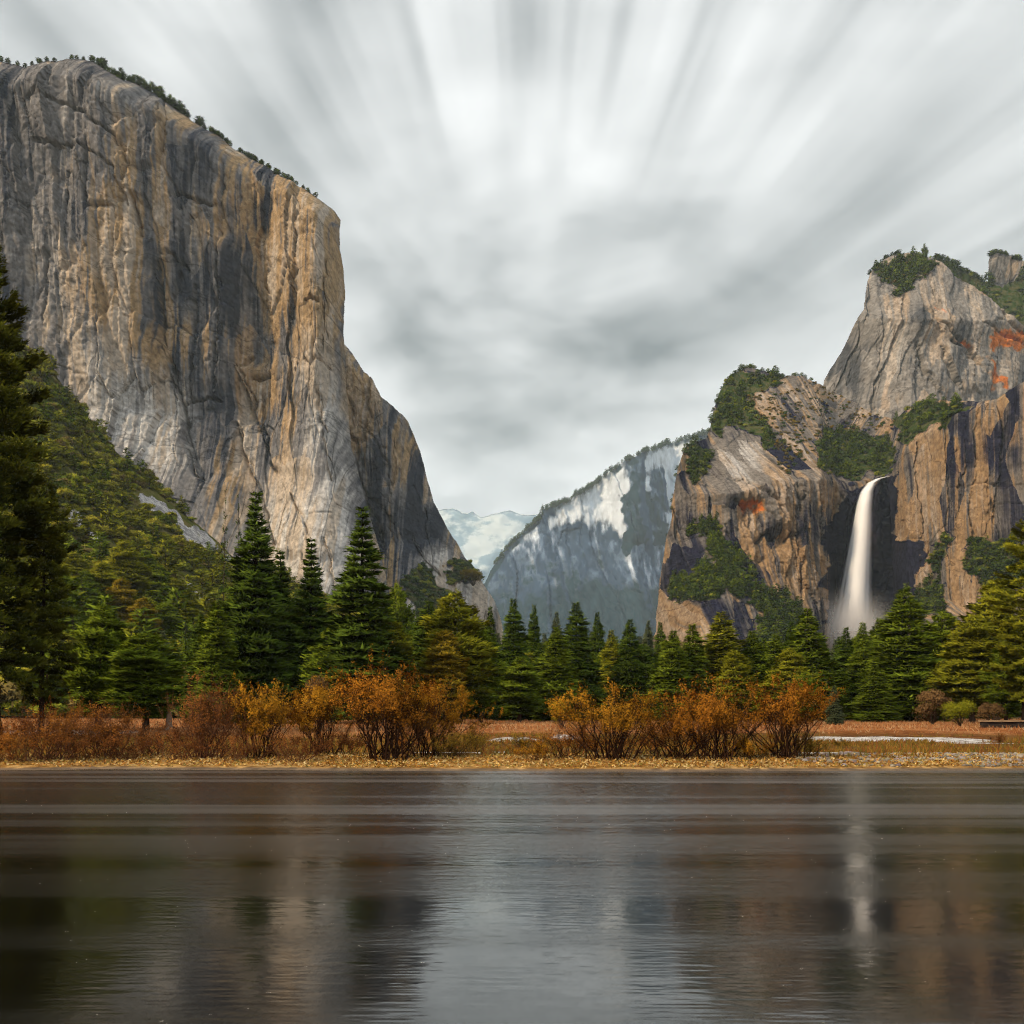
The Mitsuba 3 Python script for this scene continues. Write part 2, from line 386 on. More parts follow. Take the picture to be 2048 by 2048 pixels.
CAPC = [([(308, 520), (312, 600), (318, 670), (340, 740), (356, 800), (368, 860), (385, 920), (400, 960)], 6, 16, 60, -12),
        ([(262, 395), (268, 440), (276, 470)], 6, 16, 30, -8), ([(172, 270), (172, 350), (168, 400)], 4, 12, 0, 0),
        ([(130, 340), (124, 430), (120, 500)], 4, 10, 0, 0), ([(95, 505), (92, 560), (88, 640)], 5, 12, -40, -8),
        ([(470, 730), (500, 790), (530, 870), (556, 945)], 5, 14, 90, 10), ([(478, 850), (500, 930), (535, 1010), (556, 1110)], 6, 14, 110, 13),
        ([(640, 780), (650, 860), (665, 960)], 5, 10, 60, 7), ([(382, 570), (384, 690), (380, 800)], 4, 10, 0, 0), ([(436, 480), (440, 640), (430, 780)], 4, 10, 30, 6),
        ([(360, 800), (400, 798), (438, 800)], 4, 12, 0, 0), ([(325, 503), (350, 515), (380, 540)], 4, 14, 0, 0), ([(340, 395), (375, 392), (412, 412)], 5, 14, 0, 0),
        ([(475, 735), (490, 722), (510, 718)], 5, 16, 0, 0), ([(505, 757), (520, 764), (535, 758)], 5, 18, 0, 0), ([(610, 610), (622, 605), (635, 610)], 4, 14, 0, 0),
        ([(535, 520), (540, 580), (545, 620)], 4, 9, 20, 5), ([(245, 350), (262, 330), (250, 300), (215, 265), (170, 225), (95, 195)], 5, 12, 0, 0), ([(75, 285), (150, 287), (230, 330), (255, 410)], 3, 9, 0, 0),
        ([(590, 360), (592, 480), (585, 640)], 4, 10, -25, 5), ([(655, 520), (652, 620), (650, 700)], 4, 10, 25, 6), ([(440, 310), (436, 400), (440, 470)], 4, 9, 30, -7),
        ([(590, 990), (612, 1060), (628, 1120)], 4, 9, 40, 6), ([(655, 1080), (668, 1150), (676, 1200)], 4, 9, 30, 5), ([(100, 150), (85, 165), (60, 200)], 4, 10, 0, 0), ([(325, 205), (330, 260), (318, 330)], 4, 9, -40, 8)]


def cap_disp(P, px, py):
    rim = sstep(0, 40, py - np.interp(px, [-300, 0, 140, 240, 330, 400, 460, 540, 600, 640, 690], [150, 125, 115, 155, 205, 255, 300, 340, 370, 400, 440]))
    smooth_foot = 1 - .62 * sstep(820, 1000, py + .12 * (px - 300))
    return rockdisp(P, 1.0, .62, 3, .03, .85) * (.35 + .65 * rim) * smooth_foot + 1.25 * cracks(px, py, CAPC)


capA = sheet([(-320, 150), (-120, 130), (0, 126), (60, 132), (95, 124), (140, 116), (190, 124), (215, 140), (240, 158), (300, 180), (335, 208), (352, 218), (400, 252), (430, 268), (470, 300), (545, 340), (600, 372), (640, 400), (668, 420), (681, 440),
              (680, 500), (688, 540), (689, 600), (687, 650), (690, 690), (694, 800), (706, 900), (735, 1010), (760, 1100), (790, 1240)], [(-320, 1150), (-100, 1180), (120, 1190), (400, 1250), (792, 1260)], 560, 680, cap_depth, cap_disp, jag=3.0, seed=1, dx=-.45)
px, py = capA['px'], capA['py']
warm = .40 + blobs(px, py, [(250, 480, 60, 170, .25), (460, 420, 40, 150, .28), (545, 560, 35, 110, .32), (600, 560, 60, 200, .22), (400, 690, 60, 120, .22), (530, 770, 45, 60, .25), (300, 690, 40, 40, .3), (640, 480, 50, 160, .2), (560, 900, 90, 130, .16), (500, 450, 30, 90, .25),
                            (640, 1050, 80, 130, .06), (100, 330, 140, 190, -.22), (60, 560, 100, 200, -.2), (200, 180, 200, 80, -.25), (400, 290, 80, 70, -.18), (380, 470, 40, 90, -.2), (300, 850, 150, 110, -.22), (640, 820, 40, 130, -.25), (470, 880, 40, 60, -.2), (210, 560, 70, 130, .12)])
tone = .50 + blobs(px, py, [(100, 330, 160, 220, -.08), (380, 260, 120, 90, -.10), (525, 430, 26, 45, -.45), (465, 600, 16, 80, -.40), (380, 480, 40, 100, -.08), (310, 620, 13, 120, -.34), (215, 600, 26, 50, -.24), (430, 860, 36, 90, -.22), (590, 820, 40, 60, -.25),  # dark blob high on the face: overhang shade put into the tone
                            (300, 870, 110, 120, .42), (200, 730, 70, 120, .22), (620, 820, 60, 120, .3), (560, 1060, 110, 130, .42), (640, 1120, 90, 100, .42), (680, 950, 40, 120, .35), (440, 800, 30, 30, -.2), (455, 960, 40, 100, -.25), (515, 1050, 30, 110, -.1), (500, 900, 30, 80, .3),
                            (620, 500, 60, 140, .06), (550, 340, 60, 40, -.22), (560, 520, 26, 90, .12), (250, 440, 60, 140, .08), (120, 600, 60, 120, .05), (345, 700, 12, 80, -.22), (60, 230, 90, 60, .08), (560, 250, 200, 40, -.2)])
uvA = np.stack([np.clip(warm, 0, 1), np.clip(tone, .05, 1)], -1)


def cap2_depth(px, py):
    Y = 1395 + .75 * (px - 690)
    k = np.interp(py, [690, 840, 1000, 1110, 1220], [700, 822, 872, 930, 1000])
    Y = Y + 60 * np.clip((px - (k - 40)) / 40, 0, 1) ** 2
    Y = Y - 45 * np.exp(-((px - 770 - .15 * (py - 900)) / 45) ** 2) - .75 * np.clip(py - 1080, 0, None)
    return Y


CAP2C = [([(742, 745), (735, 850), (730, 930)], 5, 12, 30, 8), ([(800, 800), (792, 900), (780, 1000), (775, 1060)], 5, 14, -30, 8), ([(722, 880), (745, 860), (765, 900), (775, 960)], 4, 10, 0, 0), ([(828, 860), (838, 950), (850, 1040)], 5, 12, 25, -8),
         ([(825, 1080), (850, 1120), (880, 1150)], 5, 10, 40, 8), ([(700, 800), (712, 900), (735, 1010), (765, 1090)], 6, 14, 0, 0)]
capB = sheet([(676, 640), (690, 690), (700, 700), (722, 735), (748, 765), (765, 800), (790, 820), (815, 842), (828, 872), (840, 900), (852, 950), (868, 1005), (900, 1065), (930, 1115), (945, 1130), (965, 1165), (990, 1205), (1005, 1250)],
             [(676, 1280), (850, 1290), (1010, 1290)], 260, 380, cap2_depth, lambda P, px, py: rockdisp(P, .9, .5, 11, .16, .8) * (1 - .3 * sstep(1050, 1120, py)) + 1.1 * cracks(px, py, CAP2C), jag=3, seed=2, dx=-.30)
px, py = capB['px'], capB['py']
warm = .42 + blobs(px, py, [(715, 830, 28, 90, .35), (800, 920, 50, 100, .28), (840, 1080, 90, 80, -.25), (760, 800, 30, 60, -.1), (900, 1180, 90, 60, .05)])
tone = .60 + blobs(px, py, [(830, 950, 16, 130, -.36), (800, 1060, 90, 60, -.36), (880, 1090, 60, 60, -.22), (755, 960, 14, 100, -.24), (795, 1010, 26, 60, .1), (870, 1120, 36, 30, .62), (910, 1170, 60, 40, .48), (945, 1210, 50, 50, .45), (770, 1140, 50, 50, -.4), (840, 1235, 60, 40, .3), (730, 740, 25, 60, -.25), (780, 830, 40, 50, -.1)])
veg = np.maximum(inside(px, py, [(808, 1160), (840, 1138), (868, 1150), (900, 1190), (905, 1240), (860, 1255), (815, 1200)], 3, 3), inside(px, py, [(885, 1145), (930, 1120), (968, 1140), (960, 1170), (910, 1175)], 3, 4))
tone = np.clip(tone, .04, 1) * (1 - veg) - .85 * veg
uvB = np.stack([np.clip(warm, 0, 1), tone], -1)
put_sheets('cliff_left', [capA, capB], 'granite', [uvA, uvB])
lab('cliff_left', 'huge sheer granite cliff with tan and dark vertical streaks, left of the valley', 'cliff', kind='structure')


# ------------------------------------------------------------------ wooded talus slope under the left cliff
def talus_depth(px, py):
    top = np.interp(px, [-320, 40, 110, 200, 260, 330, 420, 480, 600, 700, 800, 900], [640, 690, 755, 868, 930, 985, 1070, 1130, 1178, 1215, 1245, 1290])
    t = np.clip((1425 - py) / (1425 - top), 0, 1.3)
    return 245 + (np.interp(px, [0, 400, 850], [920, 900, 850]) - 245) * t**1.35


def talus_disp(P, px, py):
    return (fb(P[..., 0] / 60, P[..., 2] / 30, 0, 4, 6) - .5) * 40 + (fb(P[..., 0] / 12, P[..., 2] / 8, 0, 3, 9) - .5) * 8


talus = sheet([(-320, 640), (40, 688), (90, 730), (110, 755), (160, 815), (200, 868), (225, 905), (260, 930), (330, 985), (380, 1035), (420, 1070), (480, 1130), (540, 1160), (600, 1178), (700, 1215), (800, 1245), (900, 1290), (960, 1380)], [(-320, 1432), (960, 1432)], 260, 200, talus_depth, talus_disp, jag=5, seed=5,
              back=((20, -2), (60, -40), (80, -3000)))
px, py = talus['px'], talus['py']
scree = np.maximum.reduce([inside(px, py, [(272, 985), (300, 990), (380, 1045), (450, 1112), (490, 1150), (470, 1150), (420, 1110), (350, 1050), (290, 1010)], 5, 1) * .95,
                           inside(px, py, [(140, 1025), (165, 1030), (205, 1075), (200, 1085), (150, 1060)], 6, 2) * .8, inside(px, py, [(355, 1160), (375, 1165), (425, 1205), (415, 1215), (375, 1190)], 6, 3) * .85,
                           inside(px, py, [(210, 890), (245, 895), (255, 925), (225, 910)], 5, 4) * .6])
put_sheets('talus_slope', [talus], 'slope_soil', [np.stack([scree, scree * 0], -1)])
lab('talus_slope', 'steep slope grown with olive scrub at the foot of the left cliff', 'slope', kind='structure')


# ------------------------------------------------------------------ right cliff with the hanging valley
LIPX = [1290, 1345, 1370, 1420, 1480, 1550, 1640, 1700, 1780, 1800, 1816, 1860, 1902, 1998, 2048, 2160]
LIPY = [1010, 925, 985, 990, 985, 962, 962, 968, 950, 920, 892, 862, 832, 800, 764, 700]


def right_depth(px, py):
    Yf = np.interp(px, [1290, 1330, 1450, 1520, 1600, 1640, 1672, 1780, 1812, 1900, 2048, 2160], [1400, 1335, 1250, 1262, 1268, 1285, 1392, 1392, 1300, 1215, 1120, 1060])
    lip = np.interp(px, LIPX, LIPY)
    h = lip - py
    k = np.interp(px, [1290, 1360, 1420, 1600, 1780, 1900, 2000, 2160], [.5, .6, 1.9, 2.3, 3.0, 4.0, 3.0, 1.0])
    Y = Yf + np.where(h > 0, k * h, 0) - .10 * np.clip(-h, 0, None)
    foot = np.interp(px, [1290, 1340, 1400, 1560, 1630, 1660, 1790, 1830, 1900, 2160], [0, .2, .9, .9, .5, .05, .05, .8, 1.0, .6])
    Y = Y - foot * np.clip(py - 1090 - np.interp(px, [1400, 1560, 1640], [-30, 60, 110]), 0, None)
    Y = Y + 26 * np.exp(-(((px - 1555) / 26) ** 2 + ((py - 1085) / 26) ** 2)) + 20 * np.exp(-(((px - 1500) / 30) ** 2 + ((py - 1020) / 22) ** 2))
    return Y


RC = [([(1455, 960), (1500, 960), (1540, 985), (1560, 1010)], 6, 16, 0, 0), ([(1475, 1000), (1490, 1030), (1500, 1050)], 7, 20, 0, 0), ([(1600, 950), (1604, 1020), (1600, 1100), (1606, 1190)], 5, 13, 30, 7), ([(1643, 965), (1642, 1050), (1640, 1090)], 5, 14, 20, -7), ([(1588, 960), (1592, 990), (1598, 1000)], 6, 18, 0, 0),
      ([(1515, 1085), (1530, 1065), (1545, 1080)], 6, 18, 0, 0), ([(1560, 1085), (1580, 1075), (1600, 1072)], 5, 16, 0, 0), ([(1905, 880), (1906, 980), (1904, 1070)], 4, 9, 20, 6), ([(1960, 830), (1955, 900), (1965, 980), (1960, 1080)], 5, 12, 30, 7), ([(1905, 975), (1960, 970), (2040, 972)], 4, 10, 0, 0),
      ([(2000, 1010), (2048, 1008)], 3, 9, 0, 0), ([(2018, 830), (2012, 900), (2000, 960)], 5, 14, 0, 0), ([(1800, 1075), (1840, 1072), (1870, 1085)], 5, 20, 0, 0), ([(1845, 1130), (1870, 1090), (1880, 1050)], 5, 10, 0, 0), ([(1930, 880), (1935, 920), (1930, 960)], 4, 12, 0, 0),
      ([(1540, 800), (1580, 830), (1640, 850)], 5, 9, 0, 0), ([(1600, 770), (1650, 810), (1700, 845)], 5, 9, 0, 0)]


def right_disp(P, px, py):
    lip = np.interp(px, LIPX, LIPY)
    cliff = sstep(-10, 25, py - lip)
    return rockdisp(P, .85, .66, 21, .08, 1.2, .6) * (.45 + .55 * cliff) * (1 - .25 * sstep(1120, 1200, py)) + 1.1 * cracks(px, py, RC)


right = sheet([(1296, 1300), (1310, 1262), (1318, 1180), (1328, 1110), (1342, 1030), (1350, 970), (1357, 930), (1372, 892), (1392, 884), (1412, 880), (1420, 850), (1428, 815), (1440, 780), (1455, 757), (1468, 744), (1490, 736), (1520, 740), (1560, 753), (1602, 751), (1640, 772), (1680, 792), (1710, 806),
               (1750, 828), (1785, 840), (1810, 822), (1843, 803), (1900, 804), (1960, 804), (1995, 797), (2020, 780), (2048, 762), (2160, 690)], [(1290, 1310), (1500, 1310), (2160, 1310)], 500, 460, right_depth, right_disp, jag=4, seed=7, dx=.5)
px, py = right['px'], right['py']
VEGR = [[(1425, 760), (1470, 738), (1580, 752), (1560, 775), (1500, 790), (1510, 830), (1560, 880), (1545, 900), (1480, 850), (1440, 870), (1420, 860)], [(1620, 880), (1680, 860), (1760, 880), (1800, 900), (1790, 940), (1700, 958), (1640, 930)],
        [(1780, 850), (1840, 806), (1960, 806), (1900, 830), (1820, 885)], [(1385, 1060), (1410, 1030), (1440, 1070), (1480, 1100), (1500, 1160), (1540, 1200), (1600, 1210), (1610, 1245), (1540, 1240), (1460, 1180), (1370, 1210), (1335, 1190), (1400, 1140), (1440, 1130)],
        [(1935, 1100), (1960, 1080), (2020, 1090), (2060, 1100), (2060, 1180), (1980, 1190), (1940, 1150)], [(1370, 890), (1405, 885), (1415, 930), (1380, 960)], [(1850, 1130), (1890, 1060), (1905, 1080), (1870, 1140)], [(1510, 1230), (1560, 1190), (1590, 1230), (1600, 1300), (1510, 1300)], [(1820, 1190), (1880, 1170), (1890, 1230), (1830, 1250)]]
veg = np.maximum.reduce([inside(px, py, g, 3, 11 + n) for n, g in enumerate(VEGR)])
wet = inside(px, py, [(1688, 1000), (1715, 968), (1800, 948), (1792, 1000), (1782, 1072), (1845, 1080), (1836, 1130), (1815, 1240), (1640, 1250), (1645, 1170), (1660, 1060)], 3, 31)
red = inside(px, py, [(1478, 1010), (1500, 1000), (1528, 998), (1515, 1020), (1485, 1035)], 6, 32)
warm = .37 + blobs(px, py, [(1560, 1130, 80, 80, .25), (1620, 1050, 45, 120, .25), (1980, 1010, 110, 80, .28), (1400, 1130, 70, 130, -.12), (1480, 930, 60, 60, -.3), (1570, 820, 110, 50, .20), (1900, 1150, 60, 80, .02), (2015, 850, 22, 90, .4), (1360, 930, 20, 40, .3), (1440, 1230, 90, 50, -.05), (1860, 900, 50, 30, .12), (1830, 1010, 40, 50, .12), (1480, 1140, 40, 60, .15)])
tone = .44 + blobs(px, py, [(1470, 930, 50, 55, .34), (1545, 1010, 50, 40, .18), (1500, 1070, 60, 40, .02), (1580, 830, 120, 70, .16), (1620, 970, 40, 30, .2), (1990, 1000, 80, 60, .16), (1850, 960, 60, 40, .05), (1975, 880, 22, 60, -.30), (1900, 930, 60, 30, -.22), (2030, 900, 14, 110, -.18), (1930, 870, 12, 60, -.18), (1420, 1230, 60, 40, -.28), (1350, 1120, 40, 120, -.10), (1920, 900, 50, 30, -.1), (1820, 1100, 20, 30, -.3)])
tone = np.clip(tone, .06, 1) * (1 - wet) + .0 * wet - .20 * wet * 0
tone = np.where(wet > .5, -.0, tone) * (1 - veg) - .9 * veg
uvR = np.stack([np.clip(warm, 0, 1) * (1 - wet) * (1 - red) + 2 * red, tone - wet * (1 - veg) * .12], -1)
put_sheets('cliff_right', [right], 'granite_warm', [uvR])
lab('cliff_right', 'warm brown cliff with a grassy top and the dark alcove of the waterfall', 'cliff', kind='structure')


# ------------------------------------------------------------------ higher dome behind it, and the ridge behind that
def dome_depth(px, py):
    Y = 1850 + 120 * ((px - 1850) / 120) ** 2 * .5
    return Y + 1.3 * np.clip(640 - py, 0, None) - .5 * np.clip(py - 700, 0, None)


DC = [([(1725, 620), (1722, 680), (1700, 760)], 5, 16, 40, 14), ([(1760, 600), (1770, 660), (1750, 760), (1745, 820)], 4, 10, 0, 0), ([(1830, 690), (1850, 740), (1880, 790)], 5, 16, 40, 10), ([(1880, 690), (1900, 730), (1920, 780)], 5, 16, 40, 10), ([(1860, 620), (1900, 655), (1940, 690), (1960, 740)], 5, 14, 0, 0),
      ([(1905, 680), (1930, 690), (1950, 720)], 6, 20, 0, 0), ([(1990, 600), (2020, 640), (2060, 680)], 5, 14, 0, 0), ([(1940, 590), (1970, 640), (2040, 690)], 4, 12, 0, 0)]
dome = sheet([(1640, 800), (1648, 762), (1660, 740), (1690, 690), (1712, 642), (1728, 618), (1731, 575), (1742, 543), (1760, 525), (1785, 512), (1815, 506), (1850, 514), (1885, 530), (1945, 570), (1990, 604), (2048, 655), (2160, 740)], [(1640, 830), (1720, 900), (2160, 900)], 260, 240, dome_depth,
             lambda P, px, py: rockdisp(P, 1.3, .42, 41, -.30, .8) + 1.3 * cracks(px, py, DC), jag=3, seed=9, dx=.5)
px, py = dome['px'], dome['py']
red = np.maximum.reduce([inside(px, py, [(1975, 668), (2005, 650), (2060, 668), (2060, 716), (1995, 702)], 8, 1), inside(px, py, [(1968, 722), (1995, 735), (2025, 785), (1985, 775)], 6, 2), inside(px, py, [(1905, 675), (1935, 685), (1950, 705), (1920, 695)], 6, 3), inside(px, py, [(1860, 600), (1900, 615), (1905, 635), (1860, 620)], 8, 4) * .55,
                         inside(px, py, [(1950, 572), (1990, 585), (1985, 595), (1950, 582)], 5, 5)])
vegd = inside(px, py, [(1745, 545), (1775, 515), (1850, 512), (1870, 535), (1830, 560), (1800, 600), (1770, 570)], 3, 6)
warm = .34 + blobs(px, py, [(1790, 800, 50, 50, .2), (1990, 720, 80, 70, .08), (1700, 680, 25, 40, .15)])
tone = .56 + blobs(px, py, [(1700, 740, 30, 60, -.38), (1870, 640, 40, 40, -.22), (1900, 760, 60, 40, -.12), (1800, 610, 40, 40, -.2), (1780, 720, 60, 90, .14), (1960, 620, 50, 30, .1), (1960, 740, 80, 50, .12)])
uvD = np.stack([np.clip(warm, 0, 1) * (1 - red) + 1.95 * red, np.clip(tone, .05, 1) * (1 - vegd) - .62 * vegd], -1)
ridge = sheet([(1840, 540), (1870, 522), (1890, 518), (1930, 545), (1974, 570), (1979, 513), (1990, 508), (2020, 512), (2048, 522), (2160, 540)], [(1840, 760), (2160, 760)], 160, 90, lambda px, py: 2350 - .6 * np.clip(py - 570, 0, None) * 3,
              lambda P, px, py: rockdisp(P, 1.2, .4, 51, 0, .7), jag=3, seed=10, dx=.55)
px, py = ridge['px'], ridge['py']
tower = inside(px, py, [(1974, 500), (2160, 500), (2160, 535), (2048, 548), (2010, 572), (1974, 575)], 4, 7)
uvG = np.stack([.4 + 0 * px, .42 * tower - .9 * (1 - tower)], -1)
put_sheets('dome', [dome, ridge], 'granite_high', [uvD, uvG])
lab('dome', 'high grey granite dome with orange lichen patches above the right cliff', 'cliff', kind='structure')


# ------------------------------------------------------------------ mountain down the valley and the snow range
def mount_depth(px, py):
    h = np.interp(px, [950, 1090, 1200, 1260, 1330, 1480], [1130, 1060, 1075, 1085, 1110, 1090])
    Y = 7000 - 4.3 * np.clip(py - h, 0, None) + 1.1 * np.clip(h - py, 0, None) - 340 * np.exp(-((px - 1275) / 40) ** 2) * (1 - sstep(1060, 1200, py)) + .6 * np.clip(1085 - px, 0, None)
    return Y + 220 * np.exp(-((px - 1345) / 25) ** 2)


mount = sheet([(950, 1260), (965, 1170), (985, 1138), (1010, 1105), (1030, 1080), (1062, 1052), (1080, 1036), (1086, 1020), (1105, 1012), (1140, 1000), (1180, 975), (1215, 948), (1250, 922), (1290, 904), (1340, 886), (1390, 872), (1430, 862), (1520, 842)], [(940, 1330), (1520, 1330)], 300, 230, mount_depth,
              lambda P, px, py: rockdisp(P, 5.0, .36, 61, .1, .35) + 150 * (fb(P[..., 0] / 210, P[..., 2] / 260, 0, 4, 5) - .5) * sstep(1040, 1120, py), jag=3, seed=12, dx=.12)
px, py = mount['px'], mount['py']
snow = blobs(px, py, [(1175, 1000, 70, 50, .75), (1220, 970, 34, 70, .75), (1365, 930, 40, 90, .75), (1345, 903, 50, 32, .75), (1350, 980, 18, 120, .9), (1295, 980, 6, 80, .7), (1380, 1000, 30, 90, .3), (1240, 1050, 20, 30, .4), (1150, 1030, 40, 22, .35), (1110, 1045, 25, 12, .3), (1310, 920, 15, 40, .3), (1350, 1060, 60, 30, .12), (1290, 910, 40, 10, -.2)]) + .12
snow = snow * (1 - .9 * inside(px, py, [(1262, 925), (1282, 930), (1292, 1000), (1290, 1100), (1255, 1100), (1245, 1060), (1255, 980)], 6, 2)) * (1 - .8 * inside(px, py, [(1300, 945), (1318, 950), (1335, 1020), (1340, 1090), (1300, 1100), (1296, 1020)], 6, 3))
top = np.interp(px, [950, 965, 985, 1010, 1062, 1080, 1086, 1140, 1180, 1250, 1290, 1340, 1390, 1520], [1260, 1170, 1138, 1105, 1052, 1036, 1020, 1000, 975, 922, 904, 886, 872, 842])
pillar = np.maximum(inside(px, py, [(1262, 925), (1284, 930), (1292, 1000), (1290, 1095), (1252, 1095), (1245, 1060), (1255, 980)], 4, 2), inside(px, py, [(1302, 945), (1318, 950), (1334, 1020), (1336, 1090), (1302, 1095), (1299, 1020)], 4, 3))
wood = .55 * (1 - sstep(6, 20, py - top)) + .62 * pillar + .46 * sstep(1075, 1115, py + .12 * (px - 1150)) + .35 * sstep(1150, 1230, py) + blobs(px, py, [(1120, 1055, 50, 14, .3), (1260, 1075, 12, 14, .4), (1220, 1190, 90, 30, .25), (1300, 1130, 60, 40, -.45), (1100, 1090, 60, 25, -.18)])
put_sheets('mountain', [mount], 'hazed_mountain_rock', [np.stack([snow, wood], -1)])
lab('mountain', 'hazy blue mountain with snow-streaked face at the end of the valley', 'mountain', kind='structure')
snowr = sheet([(800, 1060), (860, 1025), (882, 1017), (905, 1016), (925, 1031), (945, 1024), (962, 1037), (980, 1034), (1002, 1027), (1020, 1022), (1042, 1034), (1062, 1029), (1100, 1035), (1200, 1020)], [(800, 1330), (1200, 1330)], 180, 110, lambda px, py: 18200 - 11 * (py - 1020),
              lambda P, px, py: 900 * (fb(P[..., 0] / 900, P[..., 2] / 700, 0, 5, 3) - .5), jag=4, seed=14, back=((200, -100), (900, -900), (1000, -5000)))
px, py = snowr['px'], snowr['py']
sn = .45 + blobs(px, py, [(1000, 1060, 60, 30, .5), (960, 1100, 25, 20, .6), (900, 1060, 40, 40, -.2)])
put_sheets('snow_range', [snowr], 'hazed_snow_rock', [np.stack([sn, sn * 0], -1)])
lab('snow_range', 'pale distant snow range behind the valley mouth', 'mountain range', kind='structure')

# ------------------------------------------------------------------ foliage builders
def tri_leaves(c, d, n, ln, wd, rng):
    """One slim triangle per row, from c along d, its face turned towards n."""
    d = d / (np.linalg.norm(d, axis=1, keepdims=True) + 1e-9)
    s = np.cross(d, n + rng.normal(0, .35, n.shape)); s /= np.linalg.norm(s, axis=1, keepdims=True) + 1e-9
    ln, wd = np.asarray(ln)[:, None], np.asarray(wd)[:, None]
    v = np.stack([c - s * wd / 2, c + s * wd / 2, c + d * ln], 1)
    fl = np.einsum('ij,ij->i', np.cross(v[:, 1] - v[:, 0], v[:, 2] - v[:, 0]), n) < 0
    v[fl] = v[fl][:, [1, 0, 2]]
    return v.reshape(-1, 3), np.arange(len(c) * 3).reshape(-1, 3)


def conifer(seed, H, R, style, nb, per, blade, col, tip, big=False):
    """Trunk and crown of a conifer H metres tall. style: spruce (open tiers), fir (close cone), pine (round irregular tufts), snag (thin)."""
    rng = np.random.default_rng(seed)
    t0 = {'spruce': .06, 'fir': .04, 'pine': .13, 'snag': .15}[style]
    t = t0 + (1 - t0) * (np.arange(nb) + rng.uniform(0, 1, nb)) / nb
    if style in ('spruce', 'snag'):
        tiers = 30 if style == 'spruce' else 16
        t = t + .55 * (np.round(t * tiers) / tiers - t)
    t = np.clip(t, 0, .995)
    az = rng.uniform(0, 2 * np.pi, nb) + np.arange(nb) * 2.39996
    if style == 'pine':
        L = R * np.minimum(1, ((1 - t) / .42)) ** .62 * np.clip(.55 + (t - t0) * 1.7, 0, 1) * (.26 + 1.05 * fb(np.cos(az) * 1.3 + 3, np.sin(az) * 1.3, t * 11, 2, seed)) * rng.uniform(*((.45, 1.3) if big else (.75, 1.15)), nb)
        el = np.radians(np.interp(t, [0, .5, 1], [-12, 6, 48]) + rng.normal(0, 9, nb))
    elif style == 'fir':
        L = R * (1 - t) ** .74 * np.clip(.62 + (t - t0) * 3.2, 0, 1) * (.46 + .95 * fb(np.cos(az) * 1.3 + 3, np.sin(az) * 1.3, t * 11, 2, seed)) * rng.uniform(.82, 1.1, nb)
        el = np.radians(np.interp(t, [0, .5, 1], [-22, -6, 40]) + rng.normal(0, 6, nb))
    else:
        L = R * (1 - t) ** .88 * np.clip(.55 + (t - t0) * 3.0, 0, 1) * (.46 + .95 * fb(np.cos(az) * 1.2 + 3, np.sin(az) * 1.2, t * 12, 2, seed)) * rng.uniform(.65, 1.2, nb)
        el = np.radians(np.interp(t, [0, .5, 1], [-20, -2, 42]) + rng.normal(0, 6, nb))
    L = np.maximum(L, .012 * H)
    k = np.maximum(3, (per * L / R).astype(int))
    b = np.repeat(np.arange(nb), k)
    m = len(b)
    u = rng.uniform(.12, 1, m) ** (.62 if style != 'pine' else .40)
    r = u * L[b]
    rad = np.stack([np.cos(az), np.sin(az), 0 * az], 1)[b]
    lat = np.stack([-np.sin(az), np.cos(az), 0 * az], 1)[b]
    wfan = .22 if big else {'spruce': .30, 'fir': .40, 'pine': .34, 'snag': .16}[style]
    side = rng.normal(0, 1, m) * wfan * L[b] * (.35 + .65 * u) * (1.25 - .7 * u)
    vert = np.abs(rng.normal(0, 1, m)) * (.05 if big else .085 if style == 'pine' else .035) * R - (.06 * R if style == 'pine' else .02 * R)
    droop = {'spruce': .20, 'fir': .24, 'pine': .10, 'snag': .3}[style]
    z = t[b] * H + r * np.tan(el[b]) * .9 - droop * r * u + (.10 * r * u**3) + vert - .12 * np.abs(side)
    c = rad * r[:, None] + lat * side[:, None] + np.array([0, 0, 1.0]) * z[:, None]
    d = rad * rng.uniform(.3, 1, (m, 1)) + lat * (np.sign(side) * rng.uniform(0, 1, m))[:, None] + np.stack([rng.normal(0, .25, m), rng.normal(0, .25, m), rng.uniform(-.25, .55 if style != 'pine' else .9, m)], 1)
    out = rad * .75 + np.array([0, 0, .75])
    bl = blade * rng.uniform(.6, 1.35, m) * np.clip(.5 + L[b] / R, .5, 1.2)
    v, f = tri_leaves(c, d, out, bl, bl * .32, rng)
    bb = rng.uniform(.62, 1.38, nb)[b] * rng.uniform(.75, 1.25, m)
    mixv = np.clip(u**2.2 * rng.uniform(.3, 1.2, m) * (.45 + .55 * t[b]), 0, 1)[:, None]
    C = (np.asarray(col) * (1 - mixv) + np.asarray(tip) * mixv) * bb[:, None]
    n = out + rad * .35 + rng.normal(0, .40, (m, 3)); n /= np.linalg.norm(n, axis=1, keepdims=True)
    crown = dict(v=v, f=f, color=np.repeat(C, 3, 0), normals=np.repeat(n, 3, 0))
    zz = np.linspace(-.03 * H, H * .985, 14)
    tr = np.interp(zz / H, [-.03, .02, .2, 1], [.020 * H, .0145 * H, .012 * H, .0012 * H])
    wob = np.stack([(fb(zz / H * 4, seed, 0, 2) - .5) * .012 * H, (fb(zz / H * 4, seed, 5, 2) - .5) * .012 * H, zz], 1)
    tv, tf = tube(wob, tr, 7)
    # bare limbs that carry the foliage
    sel = rng.choice(nb, min(nb, 70), replace=False)
    uu = np.linspace(0, .8, 4)
    rr = uu[None] * L[sel][:, None]
    lp = np.stack([np.cos(az[sel])[:, None] * rr, np.sin(az[sel])[:, None] * rr, (t[sel] * H)[:, None] + rr * np.tan(el[sel])[:, None] * .9 - droop * rr * uu[None]], -1)
